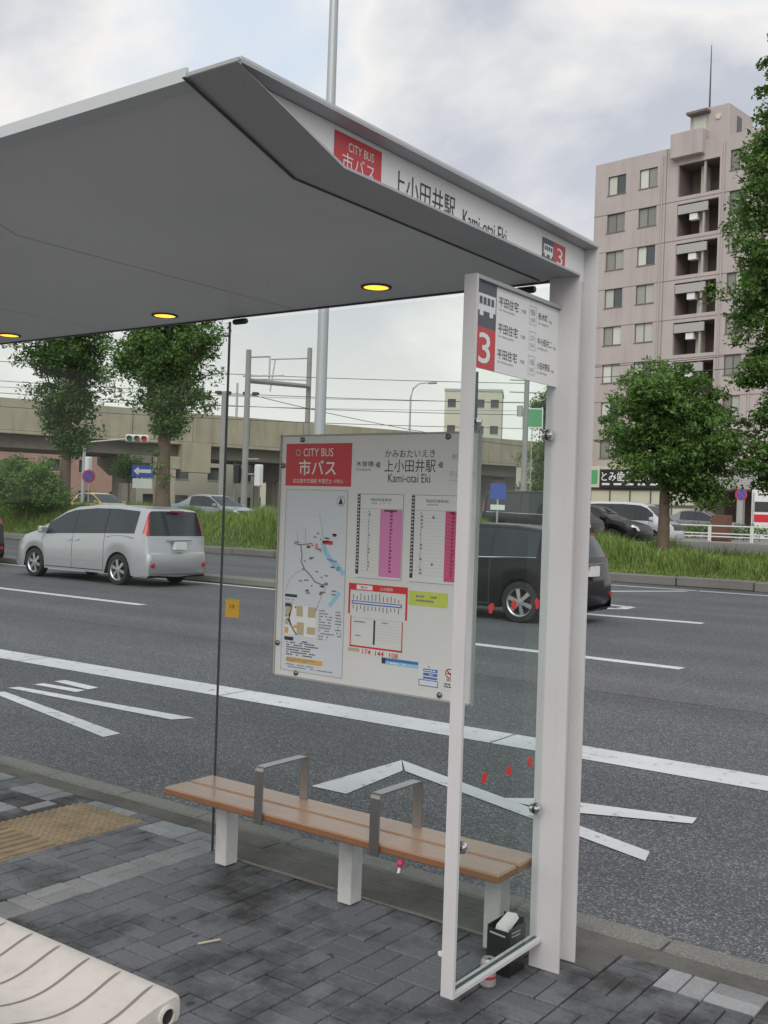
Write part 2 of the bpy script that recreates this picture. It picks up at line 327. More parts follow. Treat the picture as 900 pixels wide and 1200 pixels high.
    def disc(s, c, r, axis, n=20):
        vs = []
        for j in range(n):
            a = 2*PI*j/n; p = [0, 0, 0]; p[(axis+1) % 3] = r*math.cos(a); p[(axis+2) % 3] = r*math.sin(a)
            vs.append((p[0]+c[0], p[1]+c[1], p[2]+c[2]))
        return s.add(vs, [tuple(range(n))])
    def build(s, name, m, parent=None, loc=None, local=False, smooth=False, flip=False):
        me = bpy.data.meshes.new(name)
        off = Vector((0, 0, 0))
        if not local:
            if parent is not None: off = ORG[parent.name]
            elif loc is not None: off = Vector(loc)
        me.from_pydata([(p[0]-off.x, p[1]-off.y, p[2]-off.z) for p in s.v], [], s.f); me.update()
        bm = bmesh.new(); bm.from_mesh(me); bmesh.ops.recalc_face_normals(bm, faces=bm.faces); bm.to_mesh(me); bm.free()
        me.materials.append(m)
        if smooth:
            me.shade_smooth()
            me.set_sharp_from_angle(angle=math.radians(smooth if smooth > 1 else 35))
        return reg(bpy.data.objects.new(name, me), parent, loc)
def instance(src, parent, loc, rot=None):
    o = bpy.data.objects.new(src.name.split('.')[0], src.data); COL.objects.link(o); o.parent = parent
    o.location = Vector(loc)-ORG[parent.name]
    if rot: o.rotation_euler = rot
    ORG[o.name] = Vector(loc); return o
def npmesh(name, V, F, m, parent=None, loc=None):
    """V (n,3) F (k,c) numpy, world coordinates"""
    off = ORG[parent.name] if parent is not None else Vector(loc or (0, 0, 0))
    me = bpy.data.meshes.new(name); V = V-np.array(off)
    c = F.shape[1]
    me.vertices.add(len(V)); me.vertices.foreach_set('co', V.astype(np.float32).ravel())
    me.loops.add(F.size); me.loops.foreach_set('vertex_index', F.astype(np.int32).ravel())
    me.polygons.add(len(F)); me.polygons.foreach_set('loop_start', np.arange(0, F.size, c, dtype=np.int32))
    me.update(calc_edges=True); me.materials.append(m)
    return reg(bpy.data.objects.new(name, me), parent, loc)
def text(s, m, parent, origin, xd, yd, w=None, h=None, name='lettering', align='L', bold=0.0, squeeze=True):
    """flat lettering: origin = lower left (or centre) in world, xd / yd unit directions, fitted to w x h"""
    cu = bpy.data.curves.new(name, 'FONT'); cu.body = s; cu.size = 1.0; cu.resolution_u = 3
    if bold: cu.offset = bold
    t = bpy.data.objects.new(name, cu); COL.objects.link(t)
    dg = bpy.context.evaluated_depsgraph_get(); dg.update()
    me = bpy.data.meshes.new_from_object(t.evaluated_get(dg)); bpy.data.objects.remove(t)
    co = np.zeros(len(me.vertices)*3); me.vertices.foreach_get('co', co); co = co.reshape(-1, 3)
    if len(co) == 0: return None
    mn = co.min(0); mxx = co.max(0); sz = mxx-mn
    sx = (w/sz[0]) if w else None; sy = (h/sz[1]) if h else None
    if sx is None: sx = sy
    if sy is None: sy = sx
    X = (co[:, 0]-mn[0])*sx; Y = (co[:, 1]-mn[1])*sy
    if align == 'C': X -= sz[0]*sx/2; Y -= sz[1]*sy/2
    off = ORG[parent.name]; o3 = np.array(origin)-np.array(off)
    P = o3[None]+X[:, None]*np.array(xd)[None]+Y[:, None]*np.array(yd)[None]
    me.vertices.foreach_set('co', P.ravel()); me.update()
    me.materials.clear(); me.materials.append(m)
    o = bpy.data.objects.new(name, me); me.name = name
    return reg(o, parent)
rnd = random.Random(7)
NPR = np.random.default_rng(11)

# ================================================================== SETTING
def struct(o): return tag(o, kind='structure')
# one ground sheet: low on the near side, rising to the far carriageway
gp = [(-400,-0.16),(31.0,-0.16),(33.2,0.50),(1500,0.50)]
b = MB(); 
for (y0,z0),(y1,z1) in zip(gp, gp[1:]): b.quad((-1200,y0,z0),(1200,y0,z0),(1200,y1,z1),(-1200,y1,z1))
struct(b.build('ground', M_ground))
b = MB(); b.quad((-260,3.80,-0.12),(160,3.80,-0.12),(160,27.0,-0.12),(-260,27.0,-0.12)); road = struct(b.build('road', M_road))
b = MB(); b.quad((-260,32.6,0.55),(160,32.6,0.55),(160,47.5,0.55),(-260,47.5,0.55)); struct(b.build('far_road', M_road2))
b = MB(); b.box(-260,160,47.5,62,0.50,0.67); far_walk = struct(b.build('far_pavement', mat('far_paving',(0.25,0.24,0.22),0.85,var=0.1,vscale=0.8)))

# painted markings on the near road, each a separate sheet 4 mm up
zp = -0.116
def mark(poly, name='road_marking', z=None):
    z = zp if z is None else z
    m_ = MB().add([(x, y, z) for x, y in poly], [tuple(range(len(poly)))]); return m_.build(name, M_paint, road)
def ln(x0, y0, x1, y1, w, name='lane_line'):
    d = Vector((x1-x0, y1-y0)).normalized(); n = Vector((-d.y, d.x))*w/2
    return mark([(x0-n.x,y0-n.y),(x1-n.x,y1-n.y),(x1+n.x,y1+n.y),(x0+n.x,y0+n.y)], name)
xs = [-60,-30,-14,-9.45,-6.62,-3.9,-1.0,6,30]
for a, c in zip(xs, xs[1:]): ln(a+0.008, 6.93+0.027*(a+4), c-0.008, 6.93+0.027*(c+4), 0.40, 'bay_line')
for x0, x1 in [(-40,-34.5),(-29.5,-24.5),(-19.6,-13.45),(-8.6,-4.3),(0.8,6.0)]: ln(x0, 11.72, x1, 11.72, 0.21)
ln(-60, 16.18, -12.4, 16.18, 0.17, 'edge_line')
ln(-13.5, 25.0, -9.0, 25.35, 0.20, 'edge_line'); ln(-8.95, 25.35, 25, 25.9, 0.22, 'edge_line')
ln(-10.6, 22.2, -9.1, 24.9, 0.2, 'dash_mark'); ln(-11.5, 20.3, -11.1, 21.1, 0.2, 'dash_mark')
ln(-9.3, 16.9, -6.0, 17.25, 0.28, 'dash_mark')
# turn-arrow head drawn as a closed loop beside the black car
lp = [(-11.6,17.35),(-9.6,17.7),(-8.05,18.6),(-8.1,19.2),(-9.4,19.35),(-11.6,19.0)]
for p, q_ in zip(lp, lp[1:]): ln(p[0], p[1], q_[0], q_[1], 0.22, 'arrow_mark')
# the katakana for "bus" painted for drivers: two stretched characters (up = -X, right = +Y)
zp = -0.1155
mark([(-4.06,4.90),(-3.80,4.91),(-3.88,5.60),(-4.05,5.83)], 'painted_letter')
mark([(-4.045,5.83),(-3.86,5.60),(-1.97,4.955),(-2.01,5.11)], 'painted_letter', -0.1148)
mark([(-3.10,5.44),(-2.72,5.44),(-2.02,5.745),(-2.04,5.875),(-2.86,5.655)], 'painted_letter', -0.1141)
mark([(-8.05,5.36),(-5.99,4.90),(-6.0,5.06),(-8.0,5.46)], 'painted_letter')
mark([(-8.15,5.59),(-8.12,5.69),(-6.04,5.83),(-6.12,5.66)], 'painted_letter')
mark([(-8.16,5.855),(-8.14,5.955),(-7.60,6.00),(-7.58,5.885)], 'painted_letter')
mark([(-8.17,6.09),(-8.16,6.21),(-7.63,6.17),(-7.62,6.04)], 'painted_letter')
# patched strip of slightly different asphalt and thin cracks
M_patch = speckle_mat('asphalt_patch', (0.115,0.117,0.12), (0.30,0.30,0.29), (0.065,0.067,0.07), 120, 0.8, 0.12, 0.5)
b = MB(); b.quad((-40,9.2,-0.118),(40,9.9,-0.118),(40,10.75,-0.118),(-40,10.2,-0.118)); b.build('asphalt_patch', M_patch, road)

# near kerb: stones 0.6 m long
kerb = struct(MB().box(-26,12,3.67,3.83,-0.16,-0.045).build('kerb', M_joint))
src = MB().cbox(0,0.594,3.715,3.84,-0.125,0.0,0.012).build('kerb_stone', M_kerb, kerb)
for i in range(-40, 18):
    x = i*0.6-0.21
    if i == -40: src.location = Vector((x,0,0)); continue
    o = bpy.data.objects.new('kerb_stone', src.data); COL.objects.link(o); o.parent = kerb
    o.location = (x, rnd.uniform(-.004,.004), rnd.uniform(-.004,.002))
# concrete gutter strip behind the kerb
walk = struct(MB().box(-26,12,-9,3.669,-0.10,-0.034).build('pavement', M_joint))
src = MB().cbox(0,1.195,3.586,3.712,-0.03,-0.004,0.004).build('edging_slab', M_edge, walk)
for i in range(-14, 9):
    x = i*1.2+0.35
    if i == -14: src.location = (x,0,0); continue
    o = bpy.data.objects.new('edging_slab', src.data); COL.objects.link(o); o.parent = walk; o.location = (x,0,rnd.uniform(-.003,.001))
# dark stained slab below the rear glass, with a pale mortar line
MB().box(-3.40,-1.50,3.388,3.580,-0.034,-0.004).build('base_slab', M_edge, walk)
mb = MB()
for i in range(9):
    x0 = -3.38+i*0.180; mb.box(x0, x0+0.165+0.008*(i % 3), 3.388+0.003*(i % 2), 3.400+0.002*((i+1) % 2), -0.03, 0.001)
mb.build('mortar_line', M_kerb, walk)

# pavers in basket weave, cells of 0.168 m
CELL = 0.172; BW = CELL/2
TX0, TX1, TY1 = -4.442, -3.950, 3.505
def in_tactile(x0, x1, y0, y1): return x1 > TX0 and x0 < TX1 and y0 < TY1
def pale(i, j, xc, yc):
    if i == -13: return True                                # cross band
    if j == 0 and (xc < -3.4 or xc > -1.42): return (i % 3) != 2     # row along the kerb
    if xc < -4.5 and ((i*5+j*11) % 6 == 0): return True
    return False
def project(x, y, z):
    zz = x*_f.x+y*_f.y
    if zz < 0.4: return None
    a = (x*_r.x+y*_r.y)/zz*1235; c = -(z-CAMH)/zz*1235
    return 450+a*math.cos(ROLL)-c*math.sin(ROLL), 600+a*math.sin(ROLL)+c*math.cos(ROLL), zz
cells = []
y_top = 3.580
for j in range(0, 62):
    for i in range(-70, 46):
        x0 = -1.322+i*CELL; y1 = y_top-j*CELL; y0 = y1-CELL; x1 = x0+CELL
        horiz = ((i+j) % 2 == 1)
        for k in (0, 1):
            if horiz: r_ = (x0, x1, y0+k*BW, y0+(k+1)*BW)
            else: r_ = (x0+k*BW, x0+(k+1)*BW, y0, y1)
            xc = (r_[0]+r_[1])/2; yc = (r_[2]+r_[3])/2
            pieces = [r_]
            if in_tactile(*r_):
                pieces = []
                if r_[3] > TY1+0.010: pieces.append((r_[0], r_[1], max(TY1, r_[2]), r_[3]))
                yl = min(r_[3], TY1)
                if yl > r_[2]+0.010:
                    if r_[0] < TX0-0.010: pieces.append((r_[0], TX0, r_[2], yl))
                    if r_[1] > TX1+0.010: pieces.append((TX1, r_[1], r_[2], yl))
            if -3.40 < xc < -1.50 and yc > 3.388: continue
            if -3.40 < xc < -1.50 and r_[3] > 3.385: pieces = [(r_[0], r_[1], r_[2], 3.385)]
            p = project(xc, yc, 0)
            vis = p and -15 < p[0] < 915 and p[1] < 1215
            hid = p and p[0] < 200 and p[1] > 1075+0.45*p[0]
            for pc in pieces: cells.append((p[2] if vis and not hid else 99+abs(xc), horiz, pc, pale(i, j, xc, yc)))
cells.sort(key=lambda c: c[0])
G = 0.0029
def tmpl(horiz, mm):
    w, d = (CELL, BW) if horiz else (BW, CELL)
    o = MB().cbox(-w/2+G, w/2-G, -d/2+G, d/2-G, -0.03, 0.0, 0.0035).build('brick', mm, walk); return o
protos = {}
nb = 0; rest = {False: MB(), True: MB()}
for dpt, horiz, r_, pl in cells:
    zc = rnd.uniform(-0.0035, 0.0)
    full = abs((r_[1]-r_[0])*(r_[3]-r_[2])-CELL*BW) < 1e-6
    if nb < 300 and dpt < 90 and full:
        key = (horiz, pl); c = ((r_[0]+r_[1])/2, (r_[2]+r_[3])/2, zc); nb += 1
        rot = (rnd.gauss(0,.006), rnd.gauss(0,.006), rnd.gauss(0,.008))
        if key not in protos:
            protos[key] = tmpl(horiz, M_brickl if pl else M_brick); o = protos[key]; o.location = c; o.rotation_euler = rot
        else:
            o = bpy.data.objects.new('brick', protos[key].data); COL.objects.link(o); o.parent = walk; o.location = c; o.rotation_euler = rot
    else:
        if dpt < 90: rest[pl].cbox(r_[0]+G, r_[1]-G, r_[2]+G, r_[3]-G, -0.03, zc, 0.0035)
        else: rest[pl].box(r_[0]+G, r_[1]-G, r_[2]+G, r_[3]-G, -0.03, zc)
tag(rest[False].build('brick_field', M_brick, walk), kind='stuff')
tag(rest[True].build('brick_field', M_brickl, walk), kind='stuff')
# tactile guidance tiles: two wide, warning dots by the kerb, bars beyond
TS = 0.2455
tx = [TX0, TX0+TS]
ty = [TY1-TS*(k+1) for k in range(17)]
def tile(dots):
    m_ = MB().cbox(0.001, TS-0.001, 0.001, TS-0.001, -0.03, 0.0, 0.003); q_ = TS/6
    if dots:
        for a in range(6):
            for c in range(6): m_.lathe([(0.0150,-0.0005),(0.0105,0.006),(0.0,0.0063)], (q_*(a+0.5), q_*(c+0.5), 0), 2, 8)
    else:
        for a in range(4):
            x = TS/8+a*TS/4; m_.cbox(x-0.0145, x+0.0145, 0.010, TS-0.010, -0.002, 0.006, 0.005)
    return m_
pt_ = {}
for k, y in enumerate(ty):
    for x in tx:
        dts = k < 2; loc = (x, y, -0.001-rnd.random()*0.002)
        if dts not in pt_:
            pt_[dts] = tile(dts).build('tactile_tile', M_tact, walk); pt_[dts].location = loc
        else:
            o = bpy.data.objects.new('tactile_tile', pt_[dts].data); COL.objects.link(o); o.parent = walk; o.location = loc
# a dropped stick on the paving
st = MB().tube([(-2.683,2.642,0.006),(-2.665,2.68,0.007),(-2.65,2.719,0.006)], [0.004,0.0045,0.004], 6).build('wooden_stick', mat('pale_wood',(0.5,0.44,0.33),0.7), None, (-2.665,2.68,0))
tag(st, 'short pale wooden stick lying on the dark pavers', 'stick')

# low separator kerb between the carriageway and the turning lane
sep = struct(MB().box(-120,-12.4,16.5,16.95,-0.14,-0.02).build('lane_separator', M_joint))
src = MB().cbox(0,1.97,16.44,16.98,-0.115,0.03,0.02).build('kerb_stone', M_kerb, sep)
for i in range(30):
    x = -14.4-2.0*i
    if i == 0: src.location = (x,0,0); continue
    o = bpy.data.objects.new('kerb_stone', src.data); COL.objects.link(o); o.parent = sep; o.location = (x, rnd.uniform(-.01,.01), rnd.uniform(-.008,.004))
# grassy median: mound with kerb
def mound_h(x, y):
    top = float(np.interp(-x, [8, 11, 13, 16, 18, 60], [0.34, 0.38, 0.43, 0.66, 0.92, 0.98]))
    a = min(1, max(0, (y-26.95)/1.6)); a = a*a*(3-2*a); c = min(1, max(0, (33.0-y)/1.5))
    return 0.08+max(0.0, a*top)*c + 0.47*(1-c)
gx = np.linspace(-150, 60, 211); gy = np.array([26.9,27.1,27.4,27.8,28.3,28.8,29.5,30.5,31.5,32.0,32.4,32.75])
V = np.array([(x, y, mound_h(x, y)+0.03*math.sin(x*1.7+y*2)) for x in gx for y in gy]); k = len(gy)
F = np.array([(i*k+j, (i+1)*k+j, (i+1)*k+j+1, i*k+j+1) for i in range(len(gx)-1) for j in range(k-1)])
med = struct(npmesh('median', V, F, M_soil))
src = MB().cbox(0,1.97,26.60,26.94,-0.125,0.13,0.03).build('kerb_stone', M_kerb, med)
for i in range(46):
    x = 14-2.0*i
    if i == 0: src.location = (x,0,0); continue
    o = bpy.data.objects.new('kerb_stone', src.data); COL.objects.link(o); o.parent = med; o.location = (x, rnd.uniform(-.012,.012), rnd.uniform(-.012,.004))
# tall grass: one mass of blades
def grass(n, x0, x1, y0, y1, h0, h1):
    x = NPR.uniform(x0, x1, n); y = y0+(y1-y0)*NPR.uniform(0, 1, n)**1.4
    clump = 0.75+0.35*np.sin(x*0.9+1.3*np.sin(y*1.1))+0.25*np.sin(x*2.7+y*1.9)
    h = NPR.uniform(h0, h1, n)*np.clip(clump, 0.45, 1.35)
    edge = np.clip((y-26.9)/0.9, 0.25, 1); h *= edge
    z = np.array([mound_h(a, c) for a, c in zip(x, y)])
    th = NPR.uniform(0, 2*PI, n); w = NPR.uniform(0.006, 0.013, n)
    lean = NPR.normal(0, 0.28, (n, 2))*h[:, None]
    dx = np.cos(th)*w; dy = np.sin(th)*w
    B = np.stack([x, y, z], 1)
    v0 = B+np.stack([dx, dy, 0*z], 1); v1 = B-np.stack([dx, dy, 0*z], 1)
    mid = B+np.stack([lean[:, 0]*0.35, lean[:, 1]*0.35, h*0.6], 1)
    v2 = mid-np.stack([dx, dy, 0*z], 1)*0.8; v3 = mid+np.stack([dx, dy, 0*z], 1)*0.8
    tip = B+np.stack([lean[:, 0], lean[:, 1], h*(1-0.25*NPR.uniform(0, 1, n))], 1)
    V = np.stack([v0, v1, v2, v3, tip], 1).reshape(-1, 3); b5 = np.arange(n)[:, None]*5
    F = np.concatenate([b5+np.array([[0,1,2]]), b5+np.array([[0,2,3]]), b5+np.array([[3,2,4]])], 0)
    return V, F
V, F = grass(150000, -62, -1, 26.92, 31.8, 0.26, 0.62)
g = npmesh('tall_grass', V, F, M_grass)
tag(g, 'tall unmown green grass covering the median strip', 'grass', kind='stuff')

# ================================================================== BUS SHELTER
X1, XI, XP = -1.594, -1.750, -1.708          # outer lip, inner edge of beam, inner edge of post
XL1, XL2 = -5.285, -5.44                      # far end beam
ZT = 2.500
sh = empty('bus_shelter', (-2.6,3.33,0), 'grey and white bus shelter with a slanted roof, glass walls and red sign', 'bus shelter')
T = 0.007
def end_frame(xo, xi, xp, xw, sgn):
    """L-shaped channel: roof beam tapering to the front, post going down at the back; opens to the outside"""
    lo, hi = min(xo, xi), max(xo, xi)
    m_ = MB()
    m_.prism([(1.606,ZT),(1.612,ZT-0.010),(1.972,2.379),(3.262,2.379),(3.262,2.372),(1.969,2.372),(1.600,ZT-0.006)], 0, lo, hi)
    m_.build('beam_soffit', M_beam, sh)
    MB().prism([(1.600,ZT-0.004),(1.600,ZT+0.004),(3.400,ZT+0.004),(3.400,ZT-0.004)], 0, lo, hi).build('beam_top', M_beam, sh)
    e0, e1 = (xi-0.003, xi+0.004) if sgn > 0 else (xi-0.004, xi+0.003)
    MB().prism([(1.592,ZT-0.008),(1.966,2.3715),(3.255,2.3715),(3.255,2.3690),(1.964,2.3690),(1.588,ZT-0.011)], 0, e0, e1).build('gap_shade_strip', M_trim, sh)  # dark strip standing in for the shaded gap between beam and soffit
    lo2, hi2 = min(xo, xp), max(xo, xp)
    m_ = MB(); m_.prism([(3.270,0.0),(3.277,0.0),(3.2645,2.3722),(3.2575,2.3722)], 0, lo2, hi2)
    m_.box(lo2, hi2, 3.391, 3.398, 0.0, ZT-0.0042)
    p_ = m_.build('post', M_white, sh)
    w0, w1 = (xw-0.004, xw) if sgn > 0 else (xw, xw+0.004)
    wb = MB(); wb.prism([(1.625,ZT-0.0055),(3.390,ZT-0.0055),(3.390,2.3795),(1.974,2.3795)], 0, w0, w1)
    web = wb.build('sign_panel', M_printw, sh)
    MB().box(w0, w1, 3.2785, 3.390, 0.0, 2.378).build('post_web', M_white, sh)
    return web
web = end_frame(X1, XI, XP, -1.6455, 1)
end_frame(XL2, XL1, XL1-0.04, XL2+0.05, -1)
# sign lettering on the recessed white panel (seen from +X: right = +Y)
xs_ = -1.6452
def face(x, y0, y1, z0, z1, m, parent, name): return MB().quad((x,y0,z0),(x,y1,z0),(x,y1,z1),(x,y0,z1)).build(name, m, parent)
R_ = (0, 1, 0); U_ = (0, 0, 1)
face(xs_+0.0008, 1.99, 2.185, 2.381, 2.482, M_red, web, 'red_field')
text('CITY BUS', M_printw, web, (xs_+0.0016, 2.045, 2.444), R_, U_, 0.105, 0.022)
text('市バス', M_printw, web, (xs_+0.0016, 2.022, 2.392), R_, U_, 0.135, 0.046)
text('上小田井駅', M_ink, web, (xs_+0.0010, 2.238, 2.390), R_, U_, 0.305, 0.068)
text('Kami-otai Eki', M_ink, web, (xs_+0.0010, 2.585, 2.388), R_, U_, 0.255, 0.048)
face(xs_+0.0008, 3.075, 3.158, 2.390, 2.470, M_slate, web, 'slate_field')
face(xs_+0.0008, 3.158, 3.240, 2.390, 2.470, M_red, web, 'red_field')
text('3', M_printw, web, (xs_+0.0016, 3.178, 2.400), R_, U_, 0.042, 0.056)
def bus_icon(x, yc, zc, w, m, parent, hole):
    h = w*0.62
    mb = MB(); mb.add([(x,yc-w/2,zc-h*0.28),(x,yc+w/2,zc-h*0.28),(x,yc+w/2,zc+h*0.5),(x,yc-w*0.46,zc+h*0.5),(x,yc-w/2,zc+h*0.3)], [(0,1,2,3,4)])
    for k in (-0.27, 0.27): mb.quad((x,yc+(k-0.1)*w,zc-h*0.5),(x,yc+(k+0.1)*w,zc-h*0.5),(x,yc+(k+0.1)*w,zc-h*0.28),(x,yc+(k-0.1)*w,zc-h*0.28))
    mb.build('bus_symbol', m, parent)
    mb = MB()
    for k in range(4):
        y0 = yc-w*0.40+k*w*0.215; mb.quad((x+0.0006,y0,zc+h*0.02),(x+0.0006,y0+w*0.155,zc+h*0.02),(x+0.0006,y0+w*0.155,zc+h*0.36),(x+0.0006,y0,zc+h*0.36))
    mb.build('bus_symbol_windows', hole, parent)
bus_icon(xs_+0.0016, 3.1165, 2.430, 0.066, M_printw, web, M_slate)

# roof: three soffit panels with a fold, top sheet, front and back edge trims
js = [XI-0.001, -2.924, -4.104, XL1+0.001]
for a, c in zip(js, js[1:]):
    lo, hi = c+0.0028, a-0.0038
    MB().prism([(1.648,2.489),(1.985,2.384),(3.325,2.384),(3.325,2.390),(1.987,2.390),(1.650,2.494)], 0, lo, hi).build('soffit_panel', M_soffit, sh)
MB().prism([(1.66,2.4965),(1.99,2.394),(3.32,2.394),(3.32,2.400),(1.99,2.400),(1.70,2.4965)], 0, XL1+0.004, XI-0.004).build('joint_backing', M_trim, sh)
MB().prism([(1.612,ZT+0.0045),(3.395,ZT+0.0045),(3.395,ZT+0.011),(1.612,ZT+0.011)], 0, XL2, X1-0.002).build('roof_sheet', M_rooftop, sh)
MB().prism([(1.598,2.486),(1.646,2.486),(1.646,2.494),(1.606,2.4955),(1.606,ZT+0.016),(1.598,ZT+0.016)], 0, XL1+0.001, XI-0.001).build('front_fascia', M_rooftop, sh)
MB().box(XL1+0.001, XI-0.001, 3.327, 3.345, 2.380, 2.495).build('back_fascia', M_trim, sh)
# downlights
for x, y in [(-2.354,3.120),(-3.545,3.160),(-4.717,3.175)]:
    dl = MB().lathe([(0.058,2.3835),(0.058,2.3795),(0.047,2.3790),(0.047,2.3835)], (x,y,0), 2, 24).build('downlight', M_trim, sh, smooth=40)
    MB().disc((x,y,2.3805), 0.0465, 2, 24).build('lamp_lens', M_lamp, dl)
# rear glass panes with a dark joint
for x0, x1 in [(-3.366,-1.712),(-5.27,-3.378)]:
    MB().box(x0, x1, 3.386, 3.394, 0.012, 2.378).build('glass_pane', M_glass, sh)
MB().box(-3.3745,-3.3695,3.385,3.3955,0.004,2.379).build('glass_joint', M_trim, sh)
for x in (-3.285,-1.862):
    m_ = MB(); m_.lathe([(0.0,-0.040),(0.011,-0.038),(0.013,-0.03),(0.013,0.03),(0.011,0.038),(0.0,0.040)], (x,3.366,2.370), 0, 14); m_.build('glass_clamp', M_black, sh, smooth=40)
st = MB().box(-3.335,-3.252,3.3835,3.3855,1.060,1.140).build('sticker', mat('sticker_yellow',(0.62,0.36,0.03),0.5), sh)
text('注意', M_ink, st, (-3.312,3.3830,1.10), (1,0,0), U_, 0.035, 0.018)
# side wing: flat-bar frame with glass, number panel on top
fx0, fx1 = -1.704, -1.660
MB().box(fx0, fx1, 2.700, 2.712, 0.094, 2.276).build('wing_stile', M_white, sh)
MB().box(fx0, fx1, 2.7122, 3.268, 0.094, 0.106).build('wing_bottom_rail', M_white, sh)
MB().box(fx0, fx1, 2.7122, 3.2575, 2.264, 2.276).build('wing_top_rail', M_beam, sh)
MB().box(-1.686,-1.678,2.7125,3.262,0.1065,2.2635).build('wing_glass', M_glass, sh)
MB().box(-1.687,-1.677,2.7121,2.7155,0.107,2.263).build('glass_seal', M_gedge, sh)
MB().box(-1.6875,-1.6765,2.7157,3.262,0.1062,0.1095).build('glass_seal', M_gedge, sh)
sp = MB().box(-1.6765,-1.671,2.716,3.262,1.998,2.262).build('route_panel', M_printw, sh)
xr = -1.6706
face(xr, 2.717, 2.838, 2.124, 2.2615, M_slate, sp, 'slate_field'); face(xr, 2.717, 2.838, 1.9985, 2.124, M_red, sp, 'red_field')
bus_icon(xr+0.0008, 2.778, 2.192, 0.108, M_printw, sp, M_slate)
text('3', M_printw, sp, (xr+0.0008, 2.738, 2.014), R_, U_, 0.070, 0.094, bold=0.008)
rows = [(2.205,'新木町',0.075,''),(2.122,'中小田井二',0.115,'r'),(2.042,'小田井野田',0.105,'')]
for z, s_, wd, ex in rows:
    text('平田住宅', M_ink, sp, (xr+0.0006, 2.852, z), R_, U_, 0.125, 0.031)
    text('For Hirata-jutaku', M_inkg, sp, (xr+0.0006, 2.855, z-0.015), R_, U_, 0.098, 0.009)
    text('方面', M_inkg, sp, (xr+0.0006, 2.997, z+0.004), R_, U_, 0.030, 0.012)
    y0 = 3.052; mb = MB()
    for a in (0, 0.046): mb.quad((xr+0.0006,y0+a,z-0.022),(xr+0.0006,y0+a+0.0015,z-0.022),(xr+0.0006,y0+a+0.0015,z+0.036),(xr+0.0006,y0+a,z+0.036))
    for a in (-0.0235, 0.036): mb.quad((xr+0.0006,y0,z+a),(xr+0.0006,y0+0.0475,z+a),(xr+0.0006,y0+0.0475,z+a+0.0015),(xr+0.0006,y0,z+a+0.0015))
    mb.build('number_box', M_inkl, sp)
    text({'新木町':'西巡回','中小田井二':'上小','小田井野田':'小田'}[s_][:2], M_inkg, sp, (xr+0.0006, y0+0.009, z+0.008), R_, U_, 0.030, 0.020)
    text('名駅', M_inkl, sp, (xr+0.0006, y0+0.009, z-0.015), R_, U_, 0.030, 0.015)
    text(s_, M_ink, sp, (xr+0.0006, 3.113, z+0.001), R_, U_, wd*0.86, 0.024)
    text('方面', M_inkg, sp, (xr+0.0006, 3.123+wd*0.86, z), R_, U_, 0.022, 0.010)
    text('For '+{'新木町':'Arakicho','中小田井二':'Naka-otai 2','小田井野田':'Otai Noda'}[s_], M_inkg, sp, (xr+0.0006, 3.114, z-0.014), R_, U_, 0.07, 0.008)
# glass holders and red markers on the wing
for y, z in [(3.232,1.832),(3.232,0.555),(2.752,0.535),(2.752,1.835)]:
    m_ = MB().lathe([(0.0,0.020),(0.012,0.019),(0.017,0.015),(0.018,-0.014),(0.013,-0.018),(0.0,-0.019)], (-1.682,y,z), 0, 18); m_.build('glass_holder', M_chrome, sh, smooth=40)
    MB().lathe([(0.0189,0.004),(0.0189,-0.004)], (-1.682,y,z), 0, 18).build('holder_gasket', M_black, sh)
M_dot = mat('red_marker', (0.62,0.03,0.03), 0.5)
for y, z in [(2.871,0.726),(3.028,0.722),(3.173,0.725),(2.878,1.259),(3.025,1.262),(3.184,1.259)]:
    pts = []
    for k in range(14):
        a = 2*PI*k/14; r_ = 0.0155*(1+0.14*math.sin(2*a+y*9)+0.10*math.sin(3*a+z*5)); pts.append((y+r_*0.95*math.cos(a), z+r_*1.15*math.sin(a)))
    MB().prism(pts, 0, -1.6778, -1.6765).build('red_marker', M_dot, sh)

# ================================================================== NOTICE BOARD on the rear glass
nb_ = empty('notice_board', (-2.53,3.376,0.85), 'large white bus stop notice board with red heading, map and timetables', 'notice board')
MB().box(-3.018,-2.040,3.3715,3.3835,0.846,1.857).build('backing_board', M_board, nb_)
fr = MB(); fr.box(-3.022,-2.036,3.366,3.3848,1.857,1.863); fr.box(-3.022,-2.036,3.366,3.3848,0.840,0.846); fr.box(-3.024,-3.018,3.366,3.3848,0.840,1.863); fr.box(-2.040,-2.034,3.366,3.3848,0.840,1.863)
fr.build('rim', M_slab, nb_)
M_bolt = mat('bolt_dark', (0.2,0.2,0.2), 0.35, 0.9)
for x, z in [(-2.903,1.842),(-2.176,1.844),(-3.006,1.733),(-3.004,0.978),(-2.896,0.862),(-2.176,0.862)]:
    MB().lathe([(0.011,0.0),(0.011,-0.006),(0.007,-0.010),(0.0,-0.011)], (x,3.3714,z), 1, 14).build('bolt', M_bolt, nb_, smooth=40)
YB = 3.3712
def pr(x0, x1, z0, z1, m, parent, name, lay=1):
    y = YB-0.0006*lay; return MB().quad((x0,y,z0),(x1,y,z0),(x1,y,z1),(x0,y,z1)).build(name, m, parent)
def poster(x0, x1, z0, z1, m, name='poster'):
    return MB().box(x0, x1, YB-0.0005, YB+0.0002, z0, z1).build(name, m, nb_)
def bt(s_, m, parent, x, z, w, h, lay=2, **k): return text(s_, m, parent, (x, YB-0.0006*lay, z), (1,0,0), (0,0,1), w, h, **k)
def bars(rects, m, parent, name='print', lay=2):
    mb = MB(); y = YB-0.0006*lay
    for x0, x1, z0, z1 in rects: mb.quad((x0,y,z0),(x1,y,z0),(x1,y,z1),(x0,y,z1))
    o = mb.build(name, m, parent)
    if len(rects) > 6: o['kind'] = 'stuff'          # tiny print, too small to pick apart
    return o
